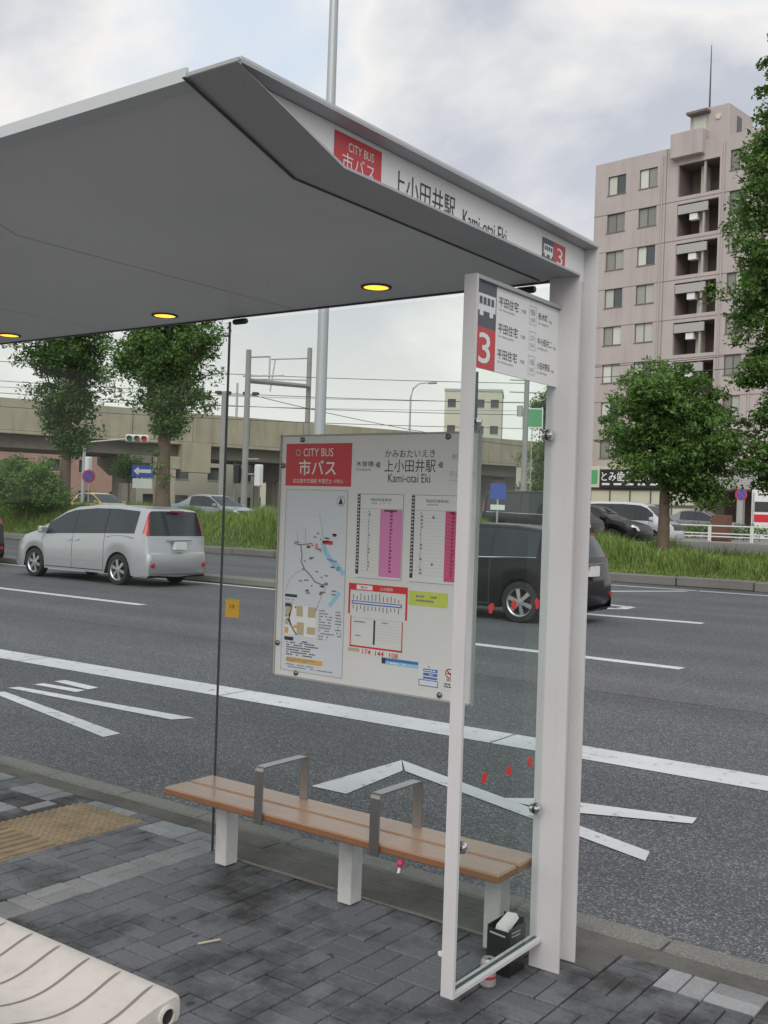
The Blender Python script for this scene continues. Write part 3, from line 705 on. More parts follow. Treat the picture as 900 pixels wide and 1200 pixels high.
def scribbles(x0, x1, z0, z1, rows, rng, fill=0.8, hgt=0.45, word=0.010):
    out = []; dz = (z1-z0)/rows
    for k in range(rows):
        z = z1-(k+0.75)*dz; x = x0; end = x0+(x1-x0)*rng.uniform(0.55, 1.0)
        while x < end:
            w = word*rng.uniform(0.5, 1.6)
            if rng.random() < fill: out.append((x, min(x+w*0.8, x1), z, z+dz*hgt))
            x += w
    return out
p = poster(-2.992,-2.638,1.648,1.826, M_red, 'red_heading')
bt('CITY BUS', M_printw, p, -2.895, 1.772, 0.160, 0.034)
bt('市バス', M_printw, p, -2.918, 1.692, 0.200, 0.066, bold=0.01)
bt('名古屋市交通局 市营巴士 시버스', M_printw, p, -2.950, 1.660, 0.272, 0.019)
ring_ = [(-2.925+0.014*math.cos(2*PI*k/16), 1.788+0.014*math.sin(2*PI*k/16)) for k in range(16)]
MB().add([(x,YB-0.0012,z) for x, z in ring_]+[(-2.925+(x+2.925)*0.72,YB-0.0012,1.788+(z-1.788)*0.72) for x, z in ring_], [(k,(k+1)%16,(k+1)%16+16,k+16) for k in range(16)]).build('crest_ring', M_inkl, p)
p = poster(-2.632,-2.045,1.640,1.838, M_board, 'station_heading')
bt('かみおたいえき', M_ink, p, -2.470, 1.766, 0.237, 0.030)
bt('上小田井駅', M_ink, p, -2.472, 1.708, 0.243, 0.050)
bt('Kami-otai Eki', M_ink, p, -2.452, 1.668, 0.200, 0.034)
bt('木曽橋', M_ink, p, -2.614, 1.730, 0.088, 0.022); bt('Kisobashi', M_inkg, p, -2.612, 1.714, 0.072, 0.009)
bt('新木町', M_inkl, p, -2.158, 1.758, 0.10, 0.022); bt('平田住宅', M_inkl, p, -2.168, 1.690, 0.115, 0.024); bt('Hirata-jutaku', M_inkl, p, -2.166, 1.673, 0.10, 0.009)
for x in (-2.506,-2.208):
    MB().add([(x-0.012,YB-0.0012,1.737),(x+0.004,YB-0.0012,1.751),(x+0.004,YB-0.0012,1.723)], [(0,1,2)]).build('arrow_mark', M_inkg, p)
    bars([(x+0.005,x+0.012,1.726,1.748)], M_inkg, p, 'arrow_mark')
# route map
p = poster(-2.985,-2.652,0.868,1.632, M_paperb, 'route_map')
rg = random.Random(3)
def poly_line(pts, w, m, parent, name='map_line', lay=2):
    mb = MB(); y = YB-0.0006*lay
    for (a, c), (d, e_) in zip(pts, pts[1:]):
        v = Vector((d-a, e_-c)); n = Vector((-v.y, v.x)).normalized()*w/2
        mb.quad((a-n.x,y,c-n.y),(d-n.x,y,e_-n.y),(d+n.x,y,e_+n.y),(a+n.x,y,c+n.y))
    return mb.build(name, m, parent)
poly_line([(-2.985,1.632),(-2.652,1.632),(-2.652,0.868),(-2.985,0.868),(-2.985,1.632)], 0.003, M_inkl, p)
poly_line([(-2.775,1.42),(-2.765,1.385),(-2.745,1.36),(-2.72,1.335),(-2.69,1.32),(-2.66,1.29)], 0.022, M_cyan, p, 'river')
poly_line([(-2.68,1.215),(-2.70,1.19),(-2.73,1.155)], 0.018, M_cyan, p, 'river')
poly_line([(-2.80,1.535),(-2.785,1.49),(-2.77,1.42)], 0.0035, M_cyan, p)
poly_line([(-2.93,1.405),(-2.90,1.40),(-2.86,1.405),(-2.83,1.41)], 0.005, M_inkg, p); poly_line([(-2.915,1.45),(-2.912,1.405)], 0.003, M_inkl, p); poly_line([(-2.87,1.47),(-2.87,1.41)], 0.003, M_inkl, p)
poly_line([(-2.895,1.40),(-2.885,1.36),(-2.888,1.33),(-2.87,1.30),(-2.84,1.28),(-2.81,1.25),(-2.77,1.24),(-2.74,1.245)], 0.006, M_inkg, p)
poly_line([(-2.97,1.20),(-2.955,1.245),(-2.92,1.28),(-2.87,1.30)], 0.0025, M_inkl, p); poly_line([(-2.745,1.245),(-2.77,1.20),(-2.80,1.13)], 0.003, M_pink, p)
bars([(-2.775,-2.722,1.408,1.424)], M_redp, p, 'map_label', 3)
for q_ in [(-2.862,-2.842,1.39,1.402),(-2.815,-2.80,1.385,1.41),(-2.79,-2.782,1.375,1.39)]: bars([q_], mat('print_coral',(0.65,0.25,0.2),0.5), p, 'map_label', 3)
tag(bars([(x, x+rg.uniform(.008,.024), z, z+0.006) for x, z in [(rg.uniform(-2.93,-2.69), rg.uniform(1.19,1.45)) for _ in range(46)]], M_inkg, p, 'map_print', 3), kind='stuff')
cmp_ = [(-2.687+0.021*math.cos(2*PI*k/20), 1.588+0.021*math.sin(2*PI*k/20)) for k in range(21)]
poly_line(cmp_, 0.002, M_inkg, p, 'compass'); MB().add([(-2.699,YB-0.0018,1.575),(-2.675,YB-0.0018,1.575),(-2.687,YB-0.0018,1.605)], [(0,1,2)]).build('compass', M_ink, p)
bars([(-2.972,-2.905,1.178,1.190)], M_ink, p, 'map_label'); bars(scribbles(-2.972,-2.90,1.13,1.175,3,rg), M_inkl, p)
pr(-2.968,-2.794,1.018,1.146, M_printw, p, 'local_map', 2)
for x0, x1, z0, z1 in [(-2.966,-2.94,1.095,1.144),(-2.966,-2.945,1.06,1.085),(-2.905,-2.87,1.10,1.144),(-2.90,-2.862,1.022,1.075),(-2.842,-2.80,1.10,1.144),(-2.845,-2.80,1.03,1.06)]:
    bars([(x0,x1,z0,z1)], M_tan, p, 'map_block', 3)
poly_line([(-2.93,1.144),(-2.945,1.09),(-2.935,1.06),(-2.90,1.02)], 0.008, M_inkg, p, 'map_road', 3); poly_line([(-2.966,1.10),(-2.93,1.06)], 0.006, M_cyan, p, 'river', 3)
bars([(-2.966,-2.948,1.024,1.05)], M_orange, p, 'map_block', 4); bars([(-2.92,-2.89,1.05,1.062)], M_orange, p, 'map_block', 4); bars([(-2.968,-2.935,1.138,1.15)], M_ink, p, 'map_label', 4)
bars(scribbles(-2.782,-2.70,1.01,1.14,11,rg), M_inkg, p); bars(scribbles(-2.695,-2.662,1.03,1.14,9,rg), M_inkg, p)
bars([(-2.968,-2.918,0.995,1.010)], M_ink, p, 'map_label'); bars([(-2.87,-2.84,0.992,0.998)], M_blue, p, 'map_label')
bars(scribbles(-2.955,-2.74,0.932,0.992,6,rg), M_ink, p); bars([(-2.955,-2.757,0.905,0.925)], M_orange, p, 'orange_band'); bars(scribbles(-2.95,-2.77,0.908,0.922,2,rg), M_inkg, p, lay=3)
bars(scribbles(-2.955,-2.68,0.880,0.90,2,rg), M_inkg, p)
# two timetables
for x0, x1, xc, m_, mirror in [(-2.600,-2.374,-2.484,M_pink,0),(-2.334,-2.106,-2.176,M_magenta,1)]:
    p = poster(x0, x1, 1.280, 1.620, M_paper if mirror else M_board, 'timetable')
    poly_line([(x0,1.62),(x1,1.62),(x1,1.283),(x0,1.283)], 0.0018, M_inkg, p, 'border')
    bars([(x0,x0+0.014,1.298,1.618)], M_ink, p, 'hour_column'); bars([(xc,x1-0.004,1.293,1.560)], m_, p, 'holiday_column')
    bars([(x0+0.014,x1,1.5605,1.5622)]+[(x0+0.014,xc,1.545-0.0137*k,1.5457-0.0137*k) for k in range(18)], M_inkl, p, 'rule')
    bars([(xc,x1-0.004,1.545-0.0137*k,1.5457-0.0137*k) for k in range(18)], M_inkl, p, 'rule', 3)
    bt('平田住宅方面 新木町', M_ink, p, x0+0.065, 1.592, 0.105, 0.012); bars(scribbles(x0+0.07,x0+0.17,1.578,1.590,1,rg), M_inkl, p)
    bars([(x0+0.004,x0+0.010,1.605-0.0137*k,1.611-0.0137*k) for k in range(22)], M_printw, p, 'hours', 3)
    xm = x0+0.058 if not mirror else x0+0.045
    bars([(xm+rg.uniform(-.002,.002),xm+rg.choice([.004,.010]),1.548-0.0137*k,1.555-0.0137*k) for k in range(18)], M_inkg, p, 'times', 3)
    xm = (xc+x1)/2
    bars([(xm-0.006,xm+rg.choice([.002,.006]),1.545-0.0137*k,1.552-0.0137*k) for k in range(18)], mat('print_plum',(0.20,0.04,0.10),0.5), p, 'times', 4)
    bars([(xc+0.02,x1-0.03,1.552,1.558)], M_ink, p, 'print', 4)
    if mirror: bars([(x0+0.10,x0+0.108,1.53,1.54),(x0+0.10,x0+0.107,1.35,1.36)], M_blue, p, 'times', 4)
# red route diagram
p = poster(-2.626,-2.340,1.005,1.258, M_board, 'route_diagram')
bars([(-2.630,-2.339,1.232,1.259),(-2.630,-2.621,1.135,1.232),(-2.348,-2.339,1.130,1.232),(-2.617,-2.612,1.006,1.128),(-2.362,-2.357,1.006,1.122),(-2.617,-2.357,1.003,1.010)], M_redp, p, 'red_border')
bars([(-2.590,-2.510,1.236,1.254)], M_printw, p, 'label_field', 3); bt('栄25', M_ink, p, -2.57, 1.240, 0.035, 0.010, 4); bt('上小田井', M_printw, p, -2.475, 1.238, 0.065, 0.014, 3)
bars([(-2.612,-2.365,1.176,1.190)], M_blue, p, 'route_band'); bars([(-2.606,-2.370,1.181,1.186)], M_printw, p, 'route_band', 3)
bars([(-2.606+k*0.0187,-2.603+k*0.0187,1.194,1.194+rg.uniform(.012,.030)) for k in range(13)]+[(-2.606+k*0.0187,-2.603+k*0.0187,1.172-rg.uniform(.012,.030),1.172) for k in range(13)], M_ink, p, 'stop_names')
bars([(-2.500,-2.491,1.020,1.118)], M_ink, p, 'divider'); bars([(-2.61,-2.50,1.121,1.1222),(-2.49,-2.36,1.121,1.1222)]+[(-2.485,-2.37,1.10-0.012*k,1.1008-0.012*k) for k in range(6)], M_inkl, p, 'rule')
bars(scribbles(-2.60,-2.52,1.100,1.112,1,rg)+scribbles(-2.46,-2.39,1.106,1.116,1,rg)+scribbles(-2.59,-2.54,1.045,1.055,1,rg), M_inkg, p)
p = poster(-2.628,-2.36,0.978,1.001, M_board, 'number_strip')
bars([(-2.625,-2.566,0.985,0.998)], M_tan, p, 'tan_field'); bt('174', M_redp, p, -2.552, 0.979, 0.042, 0.019, bold=0.01); bt('144', M_redp, p, -2.487, 0.978, 0.042, 0.019, bold=0.01); bt('108', M_redp, p, -2.418, 0.977, 0.042, 0.019, bold=0.01)
p = poster(-2.334,-2.154,1.193,1.249, M_lime, 'green_notice'); bars(scribbles(-2.30,-2.19,1.205,1.238,2,rg), M_inkg, p)
p = poster(-2.456,-2.278,0.950,0.976, M_cyan, 'blue_label'); bars([(-2.454,-2.28,0.964,0.975)], M_blue, p, 'blue_field'); bars(scribbles(-2.41,-2.30,0.952,0.963,1,rg), M_printw, p); bars([(-2.452,-2.435,0.953,0.974)], M_ink, p, 'label_field', 3)
p = poster(-2.276,-2.184,0.886,0.968, M_paper, 'small_table')
bars([(-2.254,-2.189,0.943,0.955),(-2.254,-2.189,0.928,0.939),(-2.254,-2.189,0.916,0.924)], M_blue, p, 'blue_field'); poly_line([(-2.273,0.911),(-2.187,0.911),(-2.187,0.889),(-2.273,0.889),(-2.273,0.911)], 0.003, M_blue, p, 'border')
bars(scribbles(-2.25,-2.19,0.958,0.968,1,rg), M_inkg, p); bars(scribbles(-2.25,-2.195,0.944,0.954,1,rg)+scribbles(-2.25,-2.195,0.929,0.938,1,rg), M_printw, p, lay=3)
p = poster(-2.162,-2.075,0.885,0.972, M_board, 'no_smoking_notice')
ci = [(-2.135+0.017*math.cos(2*PI*k/20), 0.948+0.017*math.sin(2*PI*k/20)) for k in range(21)]
poly_line(ci, 0.0045, M_redp, p, 'ban_ring'); poly_line([(-2.147,0.960),(-2.123,0.936)], 0.004, M_redp, p, 'ban_bar'); bars([(-2.145,-2.127,0.946,0.950)], M_ink, p, 'cigarette', 3)
bt('禁煙', M_ink, p, -2.148, 0.918, 0.030, 0.010); bars(scribbles(-2.158,-2.09,0.892,0.912,2,rg,hgt=0.5), M_ink, p)

# ================================================================== WOODEN BENCH
bn = empty('wooden_bench', (-2.54,3.3,0), 'brown slatted bench with white legs and steel arm loops below the notice board', 'bench')
def slat(y0, y1):
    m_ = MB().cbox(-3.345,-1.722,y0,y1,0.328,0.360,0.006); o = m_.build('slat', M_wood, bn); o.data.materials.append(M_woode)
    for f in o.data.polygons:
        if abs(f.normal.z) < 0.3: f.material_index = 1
slat(3.062,3.194); slat(3.206,3.345)
MB().box(-3.24,-1.80,3.17,3.33,0.296,0.3275).build('support_rail', M_trim, bn)
for x in (-3.215,-2.535,-1.868):
    lg = MB().cbox(x-0.033,x+0.033,3.280,3.356,0.004,0.2955,0.004).build('leg', M_leg, bn)
for x in (-2.790,-2.226):
    w = 0.021; yo0, yo1, zt_, r_ = 3.052, 3.318, 0.535, 0.012; t_ = 0.006
    def loop(d):
        pts = [(yo0-t_+d, 0.318 if d == 0 else 0.318)]
        for k in range(5): a = PI-PI/2*k/4; pts.append((yo0+r_+(r_+t_-d)*math.cos(a), zt_-r_+(r_+t_-d)*math.sin(a)))
        for k in range(5): a = PI/2-PI/2*k/4; pts.append((yo1-r_+(r_+t_-d)*math.cos(a), zt_-r_+(r_+t_-d)*math.sin(a)))
        pts.append((yo1+t_-d, 0.361)); return pts
    A = loop(0); B = loop(t_); mb = MB(); n = len(A)
    for P_, xx in ((A, x-w), (A, x+w), (B, x-w), (B, x+w)): mb.v += [(xx, a, c) for a, c in P_]
    for i in range(n-1):
        mb.f += [(i,i+1,n+i+1,n+i),(2*n+i,3*n+i,3*n+i+1,2*n+i+1),(i,2*n+i,2*n+i+1,i+1),(n+i,n+i+1,3*n+i+1,3*n+i)]
    mb.f += [(0,n,3*n,2*n),(n-1,3*n-1,4*n-1,2*n-1)]
    mb.build('armrest', M_steel, bn)
# small red and white tassel tied under the front slat
ts = MB(); ts.lathe([(0.0,0.330),(0.008,0.327),(0.0125,0.317),(0.011,0.308),(0.006,0.302),(0.0,0.301)], (-2.112,3.052,0), 2, 9); 
tso = ts.build('ribbon_bow', mat('ribbon_red',(0.55,0.04,0.10),0.6), None, (-2.112,3.052,0.301))
MB().prism([(-2.117,0.304),(-2.107,0.304),(-2.111,0.283),(-2.122,0.279)], 1, 3.048, 3.051).build('tail', M_printw, tso)
tag(tso, 'small red and white ribbon tied under the bench front edge', 'ribbon')

# ================================================================== CREAM RESIN BENCH in the foreground
fb = empty('resin_bench', (-2.6,1.5,0), 'cream moulded resin bench with wavy grooves at the lower left corner', 'bench')
prof = []      # (y, z): seat section, dished
def seat_z(y):
    t = (y-1.30)/0.44; return 0.384+0.020*math.cos(2*PI*t)*0.8
top = [(1.30+0.44*k/14, seat_z(1.30+0.44*k/14)) for k in range(15)]
edge_b = [(1.752,0.392),(1.757,0.380),(1.757,0.350),(1.748,0.338)]
edge_f = [(1.292,0.338),(1.283,0.350),(1.283,0.380),(1.288,0.392)]
prof = top+edge_b+edge_f
xe = -1.822
m_ = MB(); n = len(prof)
xs2 = [(-4.2,1),(-1.86,1),(xe-0.012,0.985),(xe,0.94)]
for x, s_ in xs2: m_.v += [(x, 1.52+(y-1.52)*(s_ if x > -1.85 else 1), 0.365+(z-0.365)*s_) for y, z in prof]
for i in range(len(xs2)-1):
    for k in range(n): m_.f.append((i*n+k, i*n+(k+1)%n, (i+1)*n+(k+1)%n, (i+1)*n+k))
m_.f.append(tuple(range((len(xs2)-1)*n, len(xs2)*n))); m_.f.append(tuple(range(n))[::-1])
m_.build('seat', M_resin, fb, smooth=50)
for k in range(17):
    xg = -1.895-0.118*k; pts = []
    for j in range(25):
        t = j/24; y = 1.315+0.415*t; pts.append((xg+0.013*math.sin(2*PI*(t*1.05+0.55)), y, seat_z(y)+0.0012))
    mb = MB()
    for j, (x, y, z) in enumerate(pts):
        hw = 0.0042 if 0 < j < 24 else 0.001
        mb.v += [(x-hw, y, z), (x+hw, y, z)]
    mb.f = [(2*j, 2*j+1, 2*j+3, 2*j+2) for j in range(24)]
    mb.build('groove', M_groove, fb)
for y in (1.700,1.345):
    MB().lathe([(0.026,xe-0.01),(0.026,xe+0.006),(0.019,xe+0.008),(0.019,xe-0.006)], (0,y,0.362), 0, 20).build('end_ring', M_resin, fb, smooth=40)
    MB().disc((xe+0.0018,y,0.362), 0.0195, 0, 20).build('end_hole', M_black, fb)
for x in (-1.98,-3.9): MB().prism([(1.36,0.0),(1.68,0.0),(1.70,0.337),(1.34,0.337)], 0, x-0.06, x+0.06).build('leg', M_resin, fb)

# ================================================================== litter by the post
bx = empty('cardboard_carton', (-1.752,3.185,0), 'small black open carton with a white paper wad beside the white post', 'carton')
cx0, cx1, cy0, cy1 = -1.792, -1.713, 3.132, 3.238
MB().box(cx0,cx1,cy0,cy0+0.005,0.001,0.150).build('carton_side', M_black, bx); MB().box(cx0,cx1,cy1-0.005,cy1,0.001,0.175).build('carton_side', M_black, bx)
MB().box(cx0-0.005,cx0-0.0002,cy0,cy1,0.001,0.160).build('carton_side', M_black, bx); MB().box(cx1+0.0002,cx1+0.005,cy0,cy1,0.001,0.160).build('carton_side', M_black, bx)
MB().box(cx0+0.0002,cx1-0.0002,cy0+0.0052,cy1-0.0052,0.0012,0.09).build('carton_fill', M_trim, bx)
bars_ = MB()
for z in (0.132,0.144): bars_.quad((cx1+0.0054,cy0+0.01,z),(cx1+0.0054,cy0+0.07,z-0.004),(cx1+0.0054,cy0+0.07,z),(cx1+0.0054,cy0+0.01,z+0.004))
bars_.quad((cx0+0.005,cy0-0.0004,0.135),(cx0+0.065,cy0-0.0004,0.130),(cx0+0.065,cy0-0.0004,0.136),(cx0+0.005,cy0-0.0004,0.141)); bars_.build('print', M_inkl, bx)
pw = MB(); pw.v = [(-1.780,3.15,0.130),(-1.730,3.15,0.135),(-1.722,3.215,0.175),(-1.765,3.215,0.172),(-1.775,3.155,0.158),(-1.735,3.155,0.165),(-1.726,3.205,0.193),(-1.762,3.205,0.190)]
pw.f = [(3,2,1,0),(4,5,6,7),(0,1,5,4),(1,2,6,5),(2,3,7,6),(3,0,4,7)]
pw.build('paper_wad', M_printw, bx)
cn = MB().lathe([(0.0,0.001),(0.020,0.001),(0.026,0.008),(0.026,0.082),(0.021,0.092),(0.020,0.0935),(0.0,0.090)], (-1.733,3.035,0), 2, 22).build('drink_can', mat('can_white',(0.50,0.48,0.46),0.35,0.4), None, (-1.733,3.035,0), smooth=40)
tag(cn, 'white and red drink can standing under the glass wing', 'can')
MB().lathe([(0.0262,0.030),(0.0263,0.040)], (-1.733,3.035,0), 2, 22).build('red_band', M_redp, cn)
MB().disc((-1.729,3.035,0.0915), 0.007, 2, 10).build('opening', M_black, cn)
cp = MB().lathe([(0.0,0.001),(0.014,0.001),(0.016,0.004),(0.016,0.012),(0.0,0.013)], (-1.978,3.137,0), 2, 14).build('bottle_cap', M_printw, None, (-1.978,3.137,0))
tag(cp, 'tiny white bottle cap on the dark pavers near the glass wing', 'bottle cap')

# ================================================================== CARS
M_tyre = mat('tyre', (0.020,0.020,0.021), 0.8); M_rim = mat('alloy_rim', (0.50,0.50,0.51), 0.3, 0.8)
M_cglass = mat('car_glass', (0.030,0.037,0.041), 0.05, spec=0.6); M_under = mat('underbody', (0.015,0.015,0.016), 0.8)
M_tail = mat('tail_lamp_red', (0.45,0.012,0.02), 0.15, coat=0.5); M_head = mat('head_lamp', (0.62,0.64,0.65), 0.12, 0.2, coat=0.6)
M_plate = mat('number_plate', (0.72,0.73,0.72), 0.5)
P_silver = mat('paint_silver', (0.47,0.48,0.50), 0.32, 0.45, coat=0.6); P_black = mat('paint_black', (0.008,0.0085,0.010), 0.3, spec=0.3, coat=0.12)
P_navy = mat('paint_dark', (0.014,0.015,0.019), 0.3, spec=0.35, coat=0.15); P_white = mat('paint_pale', (0.60,0.61,0.63), 0.3, 0.2, coat=0.6)
P_taxi = mat('paint_taxi', (0.55,0.42,0.12), 0.35, coat=0.5); P_grey = mat('paint_grey', (0.22,0.23,0.25), 0.3, 0.3, coat=0.6); P_blue = mat('paint_bluegrey', (0.36,0.40,0.45), 0.3, 0.4, coat=0.6)
def interp(x, pts):
    pts = sorted(pts); return float(np.interp(x, [p[0] for p in pts], [p[1] for p in pts]))
VAN = dict(L=4.6, W=1.72, wb=2.78, r=0.315, wf=1.40,
    top=[(2.29,0.30,'b'),(2.32,0.46,'b'),(2.30,0.60,'h'),(2.24,0.72,'h'),(2.08,0.82,'o'),(1.78,0.93,'o'),(1.36,1.03,'w'),(0.95,1.27,'w'),(0.52,1.49,'r'),(0.20,1.575,'r'),(-0.5,1.635,'r'),(-1.2,1.635,'r'),(-1.80,1.595,'r'),(-2.06,1.56,'k'),(-2.10,1.535,'g'),(-2.17,1.25,'g'),(-2.225,1.03,'t'),(-2.245,0.98,'t'),(-2.27,0.70,'b'),(-2.315,0.665,'b'),(-2.33,0.52,'b'),(-2.31,0.34,'b'),(-2.26,0.26,'e')],
    belt=[(2.3,0.70),(1.4,0.93),(0.6,0.98),(-1.0,1.04),(-2.3,1.08)], win=[(1.02,0.10),(0.05,-0.90),(-0.95,-1.86)], doors=[1.10,0.08,-0.95], handle=[0.20,-0.04], slide=True)
ESTATE = dict(L=4.75, W=1.80, wb=2.80, r=0.325, wf=1.27,
    top=[(2.35,0.30,'b'),(2.38,0.46,'b'),(2.36,0.60,'h'),(2.30,0.72,'h'),(2.10,0.82,'o'),(1.6,0.93,'o'),(1.25,0.99,'w'),(0.85,1.22,'w'),(0.45,1.42,'r'),(0.1,1.51,'r'),(-0.6,1.555,'r'),(-1.3,1.54,'r'),(-1.85,1.48,'r'),(-1.98,1.45,'k'),(-2.02,1.43,'g'),(-2.16,1.22,'g'),(-2.26,1.05,'t'),(-2.30,0.98,'t'),(-2.335,0.72,'b'),(-2.375,0.68,'b'),(-2.385,0.52,'b'),(-2.36,0.34,'b'),(-2.30,0.26,'e')],
    belt=[(2.3,0.70),(1.3,0.92),(0.6,0.96),(-1.0,1.02),(-2.3,1.06)], win=[(0.95,0.05),(0.0,-0.95),(-1.0,-1.80)], doors=[1.10,0.03,-0.98], handle=[0.14,-0.85], slide=False)
TALL = dict(L=4.6, W=1.70, wb=2.75, r=0.315, wf=1.35,
    top=[(2.29,0.32,'b'),(2.32,0.5,'b'),(2.30,0.66,'h'),(2.26,0.82,'h'),(2.12,0.92,'o'),(1.75,1.04,'w'),(1.40,1.34,'w'),(1.05,1.66,'r'),(0.75,1.78,'r'),(0.0,1.83,'r'),(-1.2,1.82,'r'),(-2.0,1.77,'r'),(-2.16,1.74,'k'),(-2.20,1.71,'g'),(-2.25,1.4,'g'),(-2.28,1.12,'t'),(-2.295,1.05,'t'),(-2.31,0.70,'b'),(-2.33,0.66,'b'),(-2.335,0.5,'b'),(-2.30,0.30,'e')],
    belt=[(2.3,0.80),(1.5,1.02),(-2.3,1.08)], win=[(1.35,0.60),(0.55,-0.55),(-0.60,-2.05)], doors=[1.2,0.58,-0.58], handle=[0.7,0.4], slide=True)
SEDAN = dict(L=4.6, W=1.72, wb=2.7, r=0.31, wf=1.40,
    top=[(2.29,0.30,'b'),(2.32,0.46,'b'),(2.30,0.58,'h'),(2.24,0.68,'h'),(2.05,0.77,'o'),(1.5,0.88,'o'),(1.15,0.94,'w'),(0.75,1.17,'w'),(0.35,1.39,'r'),(0.05,1.455,'r'),(-0.45,1.46,'r'),(-0.8,1.42,'k'),(-0.86,1.40,'g'),(-1.25,1.19,'g'),(-1.62,1.02,'k'),(-1.7,1.0,'o'),(-2.15,0.98,'o'),(-2.23,0.95,'t'),(-2.28,0.70,'b'),(-2.32,0.66,'b'),(-2.325,0.5,'b'),(-2.28,0.30,'e')],
    belt=[(2.3,0.66),(1.2,0.87),(-1.7,0.95),(-2.3,0.95)], win=[(0.9,0.0),(-0.05,-0.95)], doors=[1.05,-0.03,-1.0], handle=[0.1,-0.85], slide=False, low=True)
def make_car(C, name, label, loc, rz, paint, group=None, detail=True, heads=None, scale=1.0, taillamp=True):
    car = empty(name, loc, label, 'car', rz if rz else 1e-6, group)
    if scale != 1: car.scale = scale if isinstance(scale, tuple) else (scale,)*3
    W = C['W']/2; top = C['top']; xs_c = [C['wf'], C['wf']-C['wb']]; rw = C['r']
    xf, xr_ = max(t[0] for t in top), min(t[0] for t in top)
    # stations
    S = []
    brk = sorted({x for w in C['win'] for x in w}, reverse=True)
    for (xa, za, ta), (xb, zb, tb) in zip(top, top[1:]):
        cuts = [0.0]
        d = abs(xb-xa)
        if d > 0.02:
            n = max(1, int(d/0.075)); cuts += [k/n for k in range(1, n)]
            cuts += [(xa-x)/(xa-xb) for x in brk if xb < x < xa and xa > xb]
        else:
            n = max(1, int(abs(zb-za)/0.12)); cuts += [k/n for k in range(1, n)]
        for t in sorted(set(round(c, 5) for c in cuts)): S.append((xa+(xb-xa)*t, za+(zb-za)*t, ta))
    S.append((top[-1][0], top[-1][1], 'e'))
    def plan(x):
        a = min(1, (xf-x)/0.75); c = min(1, (x-xr_)/0.45)
        return (1-0.16*(1-a)**2.2)*(1-0.09*(1-c)**2)
    def ring(x, zt):
        w = W*plan(x); b_ = min(interp(x, C['belt']), zt-0.012); g = zt-b_; k = min(1, max(0, g/0.5))
        z1 = 0.215+0.03*max(0, (abs(x)-1.7)); 
        for xw in xs_c:
            ra = rw+0.055
            if abs(x-xw) < ra: z1 = max(z1, rw+math.sqrt(ra*ra-(x-xw)**2)*0.98)
        z1 = min(z1, b_-0.06) if b_-0.06 > 0.2 else b_-0.06
        y6 = w*0.945-(w*0.155)*k
        P = [(0,min(0.2, z1)),(w-0.26,z1),(w*0.975,z1),(w*1.0,z1+(b_-z1)*0.30),(w*0.998,z1+(b_-z1)*0.68),(w*0.962,b_),(y6,b_+g*0.86),(y6*0.94,b_+g*0.955),(y6*0.86,b_+g*0.985),(y6*0.45,b_+g*0.998),(0,zt)]
        ef = max(0, 1-(xf-x)/0.55); er = max(0, 1-(x-xr_)/0.35)
        return [(x-0.22*ef*(y/W)**3+0.085*er*(y/W)**3, y, z) for y, z in P]
    rings = [ring(x, z) for x, z, t in S]
    nr = len(rings[0]); parts = {}
    def put(key, quad):
        parts.setdefault(key, MB()).quad(*quad)
    for i in range(len(S)-1):
        x, z, t = S[i]; xm = (S[i][0]+S[i+1][0])/2
        for j in range(nr-1):
            for sg in (1, -1):
                f = lambda p: (p[0], p[1]*sg, p[2])
                q4 = (f(rings[i][j]), f(rings[i+1][j]), f(rings[i+1][j+1]), f(rings[i][j+1]))
                key = ('body', 0)
                if j in (0, 1): key = ('underbody', 0)
                elif j == 5 and t in 'wrk':
                    if C['win'][-1][1] < xm < C['win'][0][0]: key = ('window_pillar', 0)
                    for wi, (a, c) in enumerate(C['win']):
                        if c < xm < a: key = ('side_window', (wi, sg))
                elif t == 'w' and j >= 7: key = ('windshield', 0)
                elif t == 'g' and j >= 7: key = ('rear_window', 0)
                elif t == ('t' if C.get('low') else 'g') and j in (5, 6): key = ('tail_light', sg)
                elif t == 'h' and j in (5, 6, 7): key = ('headlight', sg)
                elif t == 'h' and j >= 8: key = ('grille', 0)
                put(key, q4)
    for idx in (0, -1):
        r0 = rings[idx]; pts = [(p[0], p[1], p[2]) for p in r0]+[(p[0], -p[1], p[2]) for p in r0[-2:0:-1]]
        parts[('body', 0)].add(pts, [tuple(range(len(pts)))])
    mats = dict(body=paint, underbody=M_under, side_window=M_cglass, windshield=M_cglass, rear_window=M_cglass, tail_light=M_tail, headlight=M_head, grille=M_trim, window_pillar=M_black)
    objs = {}
    for (nm, k), mb in parts.items():
        o = mb.build(nm, mats[nm], car, local=True)
        bm = bmesh.new(); bm.from_mesh(o.data); bmesh.ops.remove_doubles(bm, verts=bm.verts, dist=0.0008); bmesh.ops.recalc_face_normals(bm, faces=bm.faces)
        if nm == 'underbody': pass
        bm.to_mesh(o.data); bm.free(); o.data.shade_smooth(); o.data.set_sharp_from_angle(angle=math.radians(38)); objs[nm] = o
    # strips hugging the side
    zt_at = lambda x: interp(x, [(t[0], t[1]) for t in top if t[2] in 'owrk'])
